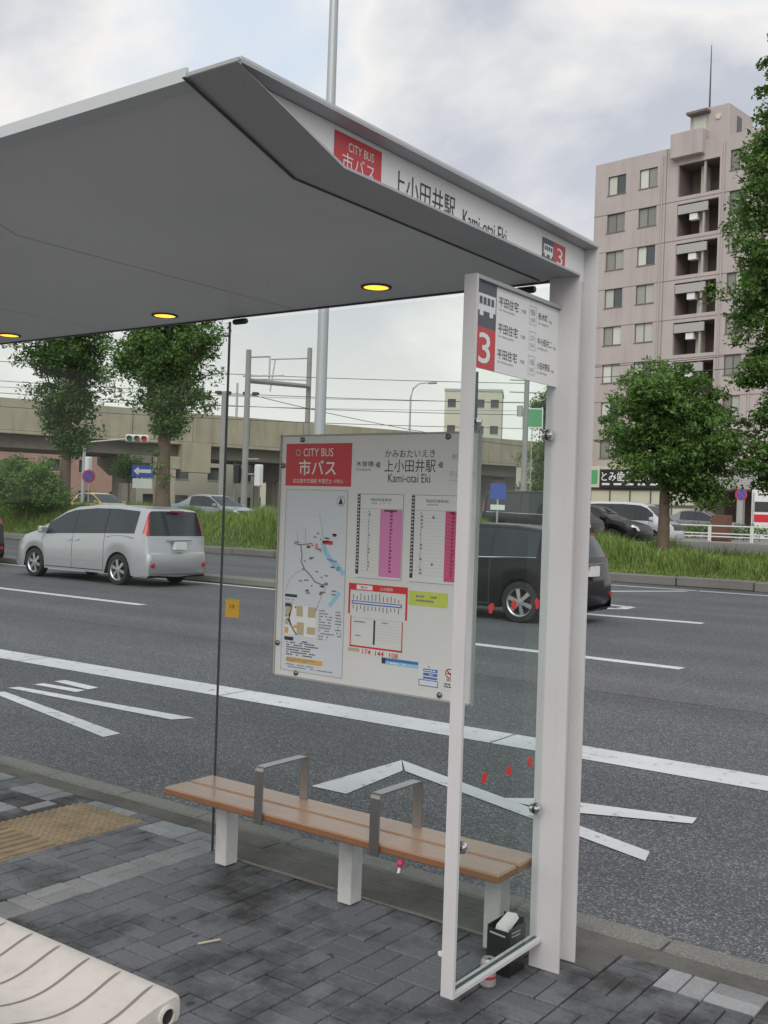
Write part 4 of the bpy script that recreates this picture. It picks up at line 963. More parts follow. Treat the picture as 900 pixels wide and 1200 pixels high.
    def strip(x0, x1, j0, f0, j1, f1, m, name, off=0.003, par=None, sides=(1, -1)):
        for sg in sides:
            mb = MB(); nx = max(2, int(abs(x1-x0)/0.12)+1); cols = []
            for k in range(nx):
                x = x0+(x1-x0)*k/(nx-1); R = ring(x, zt_at(x))
                def at(j, f): a, c = R[j], R[j+1]; return (a[0]+(c[0]-a[0])*f, (a[1]+(c[1]-a[1])*f+off)*sg, a[2]+(c[2]-a[2])*f)
                seq = [at(j0, f0)]+[(R[j][0], (R[j][1]+off)*sg, R[j][2]) for j in range(j0+1, j1+1) if (j > j0 and not (j == j1 and f1 == 0))]+[at(j1, f1)]
                cols.append(seq)
            m_ = len(cols[0])
            for c in cols: mb.v += c
            mb.f = [(a*m_+c, (a+1)*m_+c, (a+1)*m_+c+1, a*m_+c+1) for a in range(nx-1) for c in range(m_-1)]
            mb.build(name, m, par or car, local=True)
    if detail:
        for x in C['doors']: strip(x-0.006, x+0.006, 2, 0.25, 4, 1.0, M_trim, 'door_seam', 0.0015)
        for x in C['handle']: strip(x-0.09, x+0.09, 4, 0.42, 4, 0.56, paint, 'door_handle', 0.022)
        if paint in (P_black, P_navy): strip(C['win'][-1][1], C['win'][0][0], 4, 0.94, 4, 0.995, M_chrome, 'belt_moulding', 0.004)
        strip(C['doors'][-1], C['doors'][0], 3, 0.02, 3, 0.10, paint, 'side_crease', 0.006)
        if C['slide']: strip(-1.85, -1.02, 4, 0.60, 4, 0.66, M_trim, 'slide_rail', 0.002)
        strip(C['doors'][-1], C['doors'][0], 2, 0.20, 2, 0.28, M_trim, 'sill_line', 0.0015)
        for sg in (1, -1):
            xm = C['win'][0][0]-0.02; R = ring(xm, zt_at(xm)); y = R[5][1]
            MB().cbox(xm-0.06, xm+0.06, min(y*sg, (y+0.20)*sg), max(y*sg, (y+0.20)*sg), R[5][2]+0.02, R[5][2]+0.17, 0.03).build('mirror', paint, car, local=True)
        # rear: plate, garnish, wiper, reflectors
        tz = [(t[0], t[1]) for t in top if t[2] in 'tb' and t[0] < 0]
        xr0 = min(t[0] for t in tz if t[1] > 0.66)-0.012
        MB().cbox(xr0-0.018, xr0+0.06, -0.165, 0.165, 0.755, 0.92, 0.004).build('number_plate', M_plate, car, local=True)
        MB().cbox(xr0-0.02, xr0+0.06, -0.30, 0.30, 0.935, 0.965, 0.006).build('tailgate_handle', M_chrome, car, local=True)
        for sg in (1, -1):
            MB().lathe([(0.0,xr_-0.006+0.03),(0.045,xr_-0.004+0.03),(0.05,xr_+0.08)], (0, sg*W*0.80, 0.44), 0, 14).build('reflector', M_tail, car, local=True)
        MB().cbox(xr0+0.10, xr0+0.19, -0.16, 0.16, top[13][1]-0.045, top[13][1]-0.010, 0.006).build('brake_light', M_tail, car, local=True)
    # wheels
    for xw in xs_c:
        for sg in (1, -1):
            yo = W*0.985; prof = [(rw*0.66,-0.19),(rw*0.93,-0.19),(rw,-0.165),(rw,-0.03),(rw*0.95,-0.004),(rw*0.72,0.0),(rw*0.70,-0.012)]
            wh = MB().lathe([(r_, sg*(yo+h)) for r_, h in prof], (xw,0,rw), 1, 28).build('wheel', M_tyre, car, local=True, smooth=40)
            mb = MB().lathe([(rw*0.70, sg*(yo-0.012)), (rw*0.64, sg*(yo-0.03)), (rw*0.62, sg*(yo-0.12))], (xw,0,rw), 1, 28)
            mb.lathe([(0.0, sg*(yo-0.018)), (rw*0.15, sg*(yo-0.020)), (rw*0.20, sg*(yo-0.045))], (xw,0,rw), 1, 16)
            if detail:
                for k in range(6):
                    a = 2*PI*k/6+0.3; ca, sa = math.cos(a), math.sin(a); pts = []
                    for rr, hw, dy in ((rw*0.13,0.026,-0.024),(rw*0.66,0.036,-0.030)):
                        for s2 in (-1, 1): pts.append((xw+rr*ca-s2*hw*sa, sg*(yo+dy), rw+rr*sa+s2*hw*ca))
                    pts += [(p[0], p[1]-sg*0.03, p[2]) for p in pts]
                    mb.add(pts, [(0,1,3,2),(4,5,7,6),(0,4,6,2),(1,5,7,3),(2,6,7,3)])
            mb.build('rim', M_rim, wh, local=True, smooth=30)
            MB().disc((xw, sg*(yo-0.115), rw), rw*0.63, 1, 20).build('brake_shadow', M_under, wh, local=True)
    return car
make_car(VAN, 'silver_minivan', 'silver minivan with red vertical tail lights driving away on the near carriageway', (-18.42,14.98,-0.12), PI, P_silver)
make_car(ESTATE, 'black_estate_car', 'black estate car seen through the glass wing, its rear beside the white post', (-9.56,15.52,-0.12), PI, P_black)
make_car(ESTATE, 'black_car', 'black car facing right beyond the grass, left of the round tree', (-17.91,38.2,0.55), 0.0, P_black, detail=True, scale=1.02)
make_car(TALL, 'pale_minivan', 'pale silver van partly hidden behind the black car and the round tree', (-17.81,41.8,0.55), 0.0, P_white, scale=0.97)
make_car(TALL, 'dark_minivan', 'dark boxy minivan seen through the glass wing beyond the grass', (-18.08,34.6,0.55), 0.0, P_navy, scale=(0.97,0.97,1.07))
make_car(SEDAN, 'yellow_taxi', 'yellow and pale taxi roof showing above the grass between the two tall trees', (-45.0,36.0,0.60), 0.0, P_taxi)
make_car(SEDAN, 'bluish_silver_sedan', 'bluish silver sedan facing right beyond the grass, behind the glass joint', (-36.3,35.9,0.60), 0.0, P_blue, scale=1.03)
make_car(SEDAN, 'grey_parked_car', 'grey car parked behind the round tree near the building', (-21.0,59.5,0.67), 0.0, P_grey, scale=1.1)
make_car(ESTATE, 'dark_car_edge', 'dark car whose rear just shows at the left edge of the road', (-25.72,15.0,-0.12), PI, P_navy)

# ================================================================== TREES
def leaves(centres, radii, per, size, rng, flat=0.6, droop=0.0):
    n = len(centres)*per
    C_ = np.repeat(centres, per, 0); R_r = np.repeat(radii, per)
    P = rng.normal(0, 1, (n, 3)); P /= np.linalg.norm(P, axis=1)[:, None]; P *= (rng.uniform(0, 1, n)**0.45)[:, None]
    P[:, 2] *= flat; P *= R_r[:, None]
    if droop: P[:, 2] -= droop*(P[:, 0]**2+P[:, 1]**2)/np.maximum(R_r, .1)
    P += C_
    nrm = rng.normal(0, 1, (n, 3)); nrm[:, 2] += 0.9; nrm /= np.linalg.norm(nrm, axis=1)[:, None]
    a = np.cross(nrm, rng.normal(0, 1, (n, 3))); a /= np.linalg.norm(a, axis=1)[:, None]; b_ = np.cross(nrm, a)
    s = size*rng.uniform(0.6, 1.35, n)[:, None]; wd = s*rng.uniform(0.32, 0.55, n)[:, None]
    v = np.stack([P-a*s, P+b_*wd-nrm*wd*0.25, P+a*s, P-b_*wd-nrm*wd*0.25], 1).reshape(-1, 3)
    F = np.arange(n*4).reshape(-1, 4)
    return v, F
def tree(name, label, base, trunk, crown, ncl, per, size, m, seed, cr=0.55, limbs=14, group=None, cat='tree', flat=0.6, droop=0.0, lean=(0,0), shell=0.5, extra=()):
    """trunk: (height, radius); crown: list of (dx,dy,z,rx,ry,rz,weight)"""
    rng = np.random.default_rng(seed); t = empty(name, base, label, cat, 0, group); bx_, by_, bz_ = base
    H_, r0 = trunk; pts = []; rad = []
    for k in range(9):
        f = k/8; pts.append((bx_+lean[0]*f+0.05*math.sin(seed+3*f)*f, by_+lean[1]*f+0.05*math.cos(seed+4*f)*f, bz_-0.1+(H_+0.1)*f)); rad.append(r0*(1.25 if k == 0 else 1-0.65*f))
    mb = MB().tube(pts, rad, 10)
    W_ = np.array([c[6] for c in crown], float); W_ /= W_.sum()
    cs = []; 
    while len(cs) < ncl:
        c = crown[rng.choice(len(crown), p=W_)]
        d = rng.normal(0, 1, 3); d /= np.linalg.norm(d); rr = (shell+(1-shell)*rng.uniform()) if rng.uniform() < 0.75 else rng.uniform()*shell
        rr *= 0.86+0.28*math.sin(d[0]*5+seed)*math.sin(d[2]*4+1.3*seed)
        cs.append((bx_+c[0]+d[0]*c[3]*rr, by_+c[1]+d[1]*c[4]*rr, bz_+c[2]+d[2]*c[5]*rr))
    cs = np.array(cs); radii = cr*rng.uniform(0.55, 1.25, len(cs))
    for k in rng.choice(len(cs), min(limbs, len(cs)), replace=False):
        c = cs[k]; zb = min(c[2]-0.3, bz_+H_*rng.uniform(0.45, 0.97)); f = max(0.2, min(1, (zb-bz_)/H_))
        p0 = Vector((bx_+lean[0]*f, by_+lean[1]*f, zb)); p1 = Vector(c); mid = (p0+p1)/2+Vector((0, 0, -0.12*(p1-p0).length))
        mb.tube([p0, mid, p1], [r0*0.30*(1-0.4*f), r0*0.17, r0*0.06], 6)
    mb.build('trunk', M_bark, t, smooth=60)
    V, F = leaves(cs, radii, per, size, rng, flat, droop)
    if extra:
        e_ = np.array([(bx_+a, by_+c, bz_+d) for a, c, d, r_ in extra]); V2, F2 = leaves(e_, np.array([x[3] for x in extra]), 70, size, rng, 0.8)
        F = np.concatenate([F, F2+len(V)]); V = np.concatenate([V, V2])
    npmesh('crown', V, F, m, t)
    return t
tree('street_tree', 'tall columnar tree with a dark trunk at the far left behind the grass', (-38.6,29.0,0.85), (8.5,0.27), [(0,0,5.0,1.7,1.7,1.5,1.2),(-0.2,0,6.9,2.55,2.55,1.9,2.6),(0.2,0,8.6,2.3,2.3,1.7,1),(0.1,0,3.5,1.15,1.15,1.0,0.7)], 340, 118, 0.088, M_leafd, 5, 0.60, 26, flat=0.7, shell=0.3)
tree('street_tree', 'broad leafy tree with leaf tufts on its trunk, left of the glass joint', (-32.3,29.0,0.85), (8.6,0.33), [(0,0,5.2,1.8,1.8,1.3,1.4),(-0.2,0,6.7,2.75,2.75,1.8,2.6),(0.0,0,8.4,2.6,2.6,1.7,1.2),(0.1,0,4.1,0.95,0.95,0.8,0.4)], 360, 125, 0.088, M_leaf, 9, 0.62, 24, flat=0.7, shell=0.3, extra=[(0.1,-0.3,2.2,0.42),(0.3,-0.2,1.7,0.40),(-0.25,-0.2,2.9,0.35)])
tree('street_tree', 'round bushy tree with a short trunk in front of the pink apartment block', (-11.4,29.2,0.35), (4.3,0.20), [(0.05,0,4.0,2.5,2.4,1.65,3.2),(0.4,0,3.0,2.2,2.1,1.2,2.0),(-0.1,0,5.0,1.9,1.85,1.0,1.1),(1.1,0.1,2.1,0.75,0.75,0.6,0.3),(1.5,0,3.5,0.8,0.8,0.8,0.3)], 470, 130, 0.068, M_leaf, 14, 0.46, 20, flat=0.5, droop=0.3, shell=0.35)
tree('street_tree', 'tall tree cut by the right edge of the photo', (-8.35,29.6,0.35), (12.6,0.105), [(0.3,0,3.2,1.5,1.5,1.4,1.0),(0.3,0,5.4,1.8,1.8,1.6,1.3),(0.3,0,7.6,2.15,2.15,1.7,1.7),(0.3,0,9.8,2.1,2.1,1.7,1.7),(0.3,0,11.8,1.75,1.75,1.6,1.2),(0.2,0,13.6,1.3,1.3,1.4,0.9)], 760, 135, 0.070, M_leaf, 23, 0.48, 34, flat=0.55, droop=0.3, shell=0.35)
tree('leafy_shrub', 'bright green leafy shrub at the left edge behind the grass', (-39.3,27.6,0.85), (1.6,0.06), [(0,0,1.35,2.0,1.6,1.5,2),(1.0,0,1.0,1.2,1.2,1.0,1),(-1.3,0,1.7,1.4,1.4,1.2,1)], 200, 100, 0.08, M_leafb, 31, 0.5, 18, cat='shrub')
tree('small_tree', 'small dark round tree under the viaduct beside the blue sign', (-42.1,35.5,0.6), (2.6,0.08), [(0,0,2.75,0.95,0.95,0.75,1)], 50, 80, 0.07, M_leafd, 37, 0.40, 8)
tree('roadside_tree', 'pale green tree seen through the glass wing behind the utility pole', (-37.0,70.5,0.6), (7.5,0.2), [(0.2,0,4.6,2.0,2.0,2.6,1.6),(0.6,0,8.6,1.9,1.9,2.0,1.2)], 150, 80, 0.14, M_leafb, 41, 0.8, 12)
# clipped hedge before the apartment block
rng = np.random.default_rng(77)
def hedge(x0, x1, y0, y1, z0, z1, label):
    h = empty('clipped_hedge', ((x0+x1)/2, y0, z0), label, 'hedge')
    n = int((x1-x0)*46); c = np.stack([rng.uniform(x0, x1, n), rng.uniform(y0, y1, n), rng.uniform(z0+0.15, z1-0.1, n)], 1)
    V, F = leaves(c, np.full(n, 0.22), 10, 0.075, rng, 0.8); npmesh('foliage', V, F, M_leaf, h)
    mb = MB()
    for k in range(int((x1-x0)/0.8)): x = x0+0.4+k*0.8; mb.tube([(x,(y0+y1)/2,z0-0.05),(x+0.05,(y0+y1)/2,z1-0.2)], [0.03,0.012], 5)
    mb.build('stems', M_bark, h)
hedge(-22.5,-12,55.0,55.8,0.67,1.55,'low clipped hedge running behind the white railing at the right')

# ================================================================== RAILWAY VIADUCT
va = math.atan2(0.929, 0.371)
vd = empty('railway_viaduct', (-68.3,45.4,0.5), 'long beige concrete railway viaduct crossing behind the trees', 'viaduct', va)
def vbox(x0, x1, y0, y1, z0, z1, name, m, par=None, c=0.03): return MB().cbox(x0, x1, y0, y1, z0, z1, c).build(name, m, par or vd, local=True)
for k in range(-12, 18):
    x0 = k*5.0; vbox(x0+0.02, x0+4.98, 0, 0.25, 6.15, 8.5, 'parapet_panel', M_conc)
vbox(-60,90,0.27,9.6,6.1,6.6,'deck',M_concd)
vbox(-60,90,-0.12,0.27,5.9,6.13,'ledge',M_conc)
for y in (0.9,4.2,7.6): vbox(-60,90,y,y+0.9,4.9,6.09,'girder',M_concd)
vbox(-60,90,9.35,9.6,6.62,8.4,'parapet_back',M_conc)
for k in range(-3, 6):
    xp = 10.9+14.0*k+ (0 if k else 0.0)
    vbox(xp-0.7, xp+0.7, 3.9, 5.4, -0.4, 4.0, 'pier', M_concd)
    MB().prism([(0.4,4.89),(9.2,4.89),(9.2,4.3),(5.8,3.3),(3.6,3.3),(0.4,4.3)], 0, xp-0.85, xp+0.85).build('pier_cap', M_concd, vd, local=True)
# box bracket and the near column with pale base
vbox(14.0,16.4,-0.5,0.7,3.7,6.1,'bracket_block',M_conc); vbox(11.9,14.0,-0.2,0.9,3.9,4.9,'bracket_arm',M_conc)
vbox(12.1,13.6,-0.1,0.8,-0.4,3.4,'near_column',M_conc); vbox(9.4,10.5,0.2,1.2,-0.4,2.6,'near_column',M_concd)
for k in range(6): vbox(22.0+k*2.2, 22.35+k*2.2, 3.0, 3.35, -0.3, 4.85, 'prop', M_concd)
# catenary masts, beam and wires of the railway
def pole(name, label, cat, x, y, z0, z1, r0, r1, m, group=None, n=10):
    t = empty(name, (x,y,z0), label, cat, 0, group)
    MB().tube([(x,y,z0-0.1),(x,y,(z0+z1)/2),(x,y,z1)], [r0,(r0+r1)/2,r1], n).build('shaft', m, t, smooth=60); return t
c1 = pole('catenary_mast', 'grey catenary mast carrying a white traffic signal, left of the notice board', 'mast', -41.8,43.6,0.5,10.5,0.20,0.15,M_pole)
def lbox(t, p0, p1, r, name, m=M_galv): MB().tube([p0, p1], r, 6).build(name, m, t)
lbox(c1, (-41.8,43.6,8.75),(-46.9,54.9,9.95),0.16,'cross_beam',M_pole); lbox(c1,(-41.7,43.7,10.1),(-41.0,44.5,10.2),0.06,'top_arm'); lbox(c1,(-41.0,44.5,10.2),(-41.0,44.5,8.8),0.05,'dropper'); lbox(c1,(-42.0,43.4,9.0),(-40.4,45.1,9.15),0.05,'side_arm')
# white signal hung on the mast
sg_ = empty('traffic_signal', (-41.0,44.1,3.3), 'white backed traffic signal on the mast beside the notice board', 'traffic signal')
MB().cbox(-41.25,-40.85,43.75,44.15,2.75,4.0,0.06).build('housing', M_printw, sg_); MB().cbox(-41.75,-40.8,43.60,43.68,4.25,4.33,0.02).build('arm', M_galv, sg_)
MB().cbox(-42.4,-42.05,43.3,43.6,2.9,4.0,0.05).build('hood', M_black, sg_); MB().cbox(-42.1,-41.2,43.66,43.74,3.4,3.48,0.02).build('bracket', M_galv, sg_)
c2 = pole('catenary_mast', 'farther catenary mast with top arms standing behind the viaduct', 'mast', -47.0,55.0,0.5,12.6,0.20,0.17,M_pole)
lbox(c2,(-47.0,55.0,11.9),(-48.9,53.2,11.7),0.06,'top_arm'); lbox(c2,(-48.7,53.4,11.7),(-48.9,53.2,9.5),0.05,'dropper'); lbox(c2,(-47.0,55.0,10.4),(-49.6,52.6,10.3),0.05,'side_arm')
fl = pole('floodlight_mast', 'thin mast with a cluster of floodlights behind the viaduct', 'mast', -64.5,66.0,0.5,12.3,0.12,0.10,M_galv)
for dx in (-1.6,-0.8,0.8,1.6): MB().cbox(-64.5+dx*0.8-0.25,-64.5+dx*0.8+0.25,66.0+dx*0.6-0.25,66.0+dx*0.6+0.25,11.3,11.55,0.05).build('floodlight', M_trim, fl)
lbox(fl,(-65.9,65.0,11.25),(-63.1,67.0,11.25),0.06,'cross_arm')
p3 = pole('short_pole', 'grey pole standing right behind the broad tree above the viaduct', 'pole', -46.2,46.2,0.5,8.6,0.22,0.18,M_pole)
up = pole('utility_pole', 'concrete utility pole seen through the glass wing', 'pole', -33.9,61.9,0.5,11.6,0.22,0.16,M_pole)
for z in (10.6,9.8): lbox(up,(-34.8,61.2,z),(-33.0,62.6,z),0.05,'cross_arm')
lbox(up,(-34.2,61.6,8.2),(-34.2,61.6,8.9),0.2,'transformer',M_slab)
up2 = pole('utility_pole', 'slim dark pole beside the beige block seen above the notice board', 'pole', -52.5,86.0,0.5,15.2,0.2,0.14,M_trim)
lp_ = pole('street_lamp', 'distant street lamp with a curved arm above the notice board', 'street lamp', -51.6,73.8,0.5,11.5,0.11,0.08,M_galv)
MB().tube([(-51.6,73.8,11.4),(-51.45,73.95,12.2),(-51.1,74.2,12.6),(-50.3,74.8,12.75)],[0.08,0.07,0.06,0.05],8).build('arm',M_galv,lp_,smooth=60); MB().cbox(-50.5,-49.7,74.7,75.0,12.62,12.8,0.05).build('lamp_head',M_galv,lp_)
tp = pole('tall_lamp_pole', 'tall pale tapered pole rising behind the notice board past the shelter roof', 'pole', -13.95,16.72,-0.1,14.5,0.125,0.085,M_galv,n=14)
MB().cbox(-14.2,-13.7,16.47,16.97,0.03,0.06,0.01).build('base_plate',M_galv,tp)
MB().tube([(-13.95,16.72,14.4),(-13.9,16.3,14.9),(-13.85,15.2,15.2)],[0.085,0.07,0.05],10).build('arm',M_galv,tp,smooth=60); MB().cbox(-14.0,-13.7,14.5,15.2,15.1,15.3,0.05).build('lamp_head',M_galv,tp)
def wire(label, p0, p1, sag, r=0.02):
    p0 = Vector(p0); p1 = Vector(p1); pts = []
    for k in range(17):
        t = k/16; p = p0.lerp(p1, t); p.z -= 4*sag*t*(1-t); pts.append(p)
    o = MB().tube(pts, r, 5).build('overhead_wire', M_wire, None, tuple(p0)); return tag(o, label, 'wire', 'railway and utility wires')
for i, (dz, lab) in enumerate([(10.4,'topmost'),(9.1,'second from the top'),(8.3,'third from the top'),(7.4,'lowest')]):
    wire('thin dark overhead wire running above the notice board, %s of four' % lab, (-78,30,dz+1.2), (-33.9,61.9,dz), 0.5, 0.022)
for i, (dz, lab) in enumerate([(12.4,'upper'),(11.5,'lower')]):
    wire('catenary wire above the viaduct, %s of the pair' % lab, (-75,48,dz-2), (-47,110,dz+2.2), 0.4, 0.02)
for i, (dz, lab) in enumerate([(11.2,'upper'),(10.6,'lower')]):
    wire('wire crossing in front of the pink apartment block, %s of the pair' % lab, (-33.9,61.9,dz), (8,52,dz+0.6-0.3*i), 0.6, 0.022)
wire('wire sloping down from the catenary mast to behind the notice board', (-41.8,43.6,8.0), (-33.9,61.9,6.2), 0.3, 0.02)

# ================================================================== PINK APARTMENT BLOCK
ap = empty('apartment_block', (-34.7,75.0,0.0), 'pink tiled apartment block with dark recessed balconies and an antenna', 'building', math.atan2(-0.127,0.992))
def wall_holes(x0, x1, z0, z1, holes, y, depth, name, m, par):
    """front wall with rectangular openings and reveals"""
    X = sorted({x0, x1, *[h[0] for h in holes], *[h[1] for h in holes]}); Z = sorted({z0, z1, *[h[2] for h in holes], *[h[3] for h in holes]})
    mb = MB()
    for a, b_ in zip(X, X[1:]):
        for c, d in zip(Z, Z[1:]):
            xm, zm = (a+b_)/2, (c+d)/2
            if any(h[0] < xm < h[1] and h[2] < zm < h[3] for h in holes): continue
            mb.quad((a,y,c),(b_,y,c),(b_,y,d),(a,y,d))
    for a, b_, c, d in holes:
        mb.quad((a,y,c),(a,y+depth,c),(a,y+depth,d),(a,y,d)); mb.quad((b_,y,c),(b_,y+depth,c),(b_,y+depth,d),(b_,y,d))
        mb.quad((a,y,c),(b_,y,c),(b_,y+depth,c),(a,y+depth,c)); mb.quad((a,y,d),(b_,y,d),(b_,y+depth,d),(a,y+depth,d))
    return mb.build(name, m, par, local=True)
FH = 2.88; wins = []; recs = []
for k in range(9):
    zc = 27.1-FH*k
    for xa, xb in ((0.1,1.65),(2.80,4.30),(9.98,11.25),(13.6,15.1)):
        if zc > 5.5: wins.append((xa, xb, zc-0.72, zc+0.72))
    zr = 25.2-FH*k
    if zr > 5: recs.append((5.98, 9.2, zr, zr+2.35))
wall_holes(-1.05, 18, 0.4, 28.95, wins, 0, 0.22, 'wall', M_tile, ap) if False else wall_holes(-1.05, 18, 0.4, 28.95, wins+recs, 0, 0.22, 'wall', M_tile, ap)
mb = MB(); mb.quad((-1.05,0,0.4),(-1.05,11,0.4),(-1.05,11,28.95),(-1.05,0,28.95)); mb.quad((18,0,0.4),(18,11,0.4),(18,11,28.95),(18,0,28.95)); mb.quad((-1.05,11,0.4),(18,11,0.4),(18,11,28.95),(-1.05,11,28.95)); mb.quad((-1.05,0,28.6),(18,0,28.6),(18,11,28.6),(-1.05,11,28.6))
mb.build('side_walls', M_tile, ap, local=True)
for k in range(9): MB().box(-1.06,18.01,-0.012,0.0,28.1-FH*k-0.02-0.3,28.1-FH*k+0.03-0.3).build('floor_joint', M_tiled, ap, local=True) if k else None
MB().box(5.02,5.07,-0.012,0.0,5,28.9).build('vertical_joint', M_tiled, ap, local=True)
for i, (xa, xb, za, zb) in enumerate(wins):
    fr_ = MB(); t_ = 0.05; fr_.box(xa,xb,0.10,0.16,za,za+t_); fr_.box(xa,xb,0.10,0.16,zb-t_,zb); fr_.box(xa,xa+t_,0.10,0.16,za+t_,zb-t_); fr_.box(xb-t_,xb,0.10,0.16,za+t_,zb-t_); xm = (xa+xb)/2; fr_.box(xm-0.03,xm+0.03,0.095,0.16,za+t_,zb-t_)
    wo_ = fr_.build('window', M_frame, ap, local=True)
    MB().quad((xa+t_,0.14,za+t_),(xm-0.03,0.14,za+t_),(xm-0.03,0.14,zb-t_),(xa+t_,0.14,zb-t_)).build('pane', M_curt, wo_, local=True)
    MB().quad((xm+0.03,0.13,za+t_),(xb-t_,0.13,za+t_),(xb-t_,0.13,zb-t_),(xm+0.03,0.13,zb-t_)).build('pane', M_wglass if i % 3 == 0 else M_curt, wo_, local=True)
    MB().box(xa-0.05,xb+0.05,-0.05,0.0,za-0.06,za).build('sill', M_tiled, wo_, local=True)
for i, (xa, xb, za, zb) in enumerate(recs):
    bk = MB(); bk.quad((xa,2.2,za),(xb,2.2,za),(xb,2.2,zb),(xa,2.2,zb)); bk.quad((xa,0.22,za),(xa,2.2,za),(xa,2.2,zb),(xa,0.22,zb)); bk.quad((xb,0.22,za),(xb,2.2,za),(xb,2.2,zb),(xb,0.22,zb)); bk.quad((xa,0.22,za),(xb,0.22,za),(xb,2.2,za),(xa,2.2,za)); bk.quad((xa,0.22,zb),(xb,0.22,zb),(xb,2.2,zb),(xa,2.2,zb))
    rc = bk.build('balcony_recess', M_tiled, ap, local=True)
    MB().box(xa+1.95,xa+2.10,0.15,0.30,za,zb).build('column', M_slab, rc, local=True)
    MB().box(xa+1.35,xa+1.75,0.9,1.6,za,zb-0.1).build('pipe_shaft', M_beige, rc, local=True)
    if i: 
        MB().box(xa+0.06,xa+2.4,-0.02,0.12,zb-0.75,zb-0.12).build('panel', M_slab, rc, local=True); MB().box(xa+0.95,xa+1.55,0.1,0.5,zb-1.25,zb-0.80).build('air_unit', M_printw, rc, local=True)
MB().cbox(6.6,9.6,0.35,4.2,28.5,31.4,0.05).build('penthouse', M_tile, ap, local=True)
MB().cbox(6.55,8.2,-0.25,0.40,31.0,31.2,0.03).build('penthouse_canopy', M_tiled, ap, local=True)
MB().box(6.9,7.9,0.30,0.34,29.75,30.9).build('penthouse_window', M_curt, ap, local=True)
MB().lathe([(0.0,0.28),(0.22,0.28),(0.22,0.34)], (8.8,0,30.6), 1, 16).build('round_window', M_cream, ap, local=True); 
MB().box(9.605,9.64,1.6,2.3,29.2,30.8).build('slit_window', M_frame, ap, local=True)
MB().cbox(5.55,8.05,-0.55,0.3,27.95,29.75,0.04).build('stair_parapet', M_tile, ap, local=True)
MB().tube([(7.75,1.0,31.3),(7.75,1.0,33.8),(7.75,1.0,36.2)],[0.07,0.05,0.025],6).build('antenna', M_trim, ap, local=True)
for x in (4.75,9.55,11.9): MB().tube([(x,-0.09,5.4),(x,-0.09,28.5)],0.055,6).build('drain_pipe', M_tile, ap, local=True)
# single-storey clinic in front
cl = empty('clinic_shop', (-34.7,75.0,0.0), 'cream clinic front with a long black sign below the apartment block', 'shop', math.atan2(-0.127,0.992))
MB().box(-4.0,10.6,-5.0,-0.05,0.4,5.3).build('wall', M_cream, cl, local=True)
sgn = MB().cbox(3.5,9.6,-5.25,-5.01,3.75,5.1,0.03).build('sign_board', M_black, cl, local=True)
text('とみ歯科医院', M_printw, sgn, (3.65,-5.262,4.25), (1,0,0), (0,0,1), 3.9, 0.70, bold=0.01)
for k in range(6):
    x = 3.7+k*0.95; MB().box(x,x+0.62,-5.262,-5.258,3.98,4.12).build('small_print', M_printw, sgn, local=True)
gs = MB().cbox(2.7,3.45,-5.25,-5.01,3.8,5.3,0.03).build('green_sign', M_cream, cl, local=True); MB().box(2.82,3.32,-5.262,-5.258,4.05,5.05).build('green_field', mat('sign_green',(0.10,0.36,0.15),0.5), gs, local=True)
for k in range(9): MB().box(-3.8+k*1.6,-3.72+k*1.6,-5.06,-5.005,0.6,3.6).build('mullion', M_frame, cl, local=True)
MB().box(-4.0,10.6,-5.06,-5.005,2.5,2.68).build('transom', M_frame, cl, local=True); MB().box(-4.0,10.6,-5.06,-5.005,3.62,3.80).build('transom', M_frame, cl, local=True)
# ground-floor annexe and parking bay right of the round tree
an = empty('parking_annexe', (-34.7,75.0,0.0), 'low grey canopy over a dark parking bay at the foot of the apartment block', 'shop', math.atan2(-0.127,0.992))
MB().cbox(10.9,17.5,-5.5,-0.1,3.7,5.6,0.08).build('canopy', M_slab, an, local=True)
for x in (11.2,13.9,17.2): MB().cbox(x-0.2,x+0.2,-5.2,-4.8,0.4,3.69,0.03).build('column', M_slab, an, local=True)
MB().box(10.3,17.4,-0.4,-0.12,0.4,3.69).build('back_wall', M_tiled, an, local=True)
rs = empty('red_white_stand', (-18.5,63.3,0.6), 'white and red roadside display at the right edge', 'sign'); MB().cbox(-19.3,-17.2,63.1,63.4,0.67,3.6,0.04).build('panel', M_printw, rs); MB().box(-19.2,-17.3,63.085,63.098,1.7,2.15).build('red_band', M_redp, rs); MB().box(-19.1,-17.6,63.085,63.098,2.3,2.9).build('dark_field', M_trim, rs)

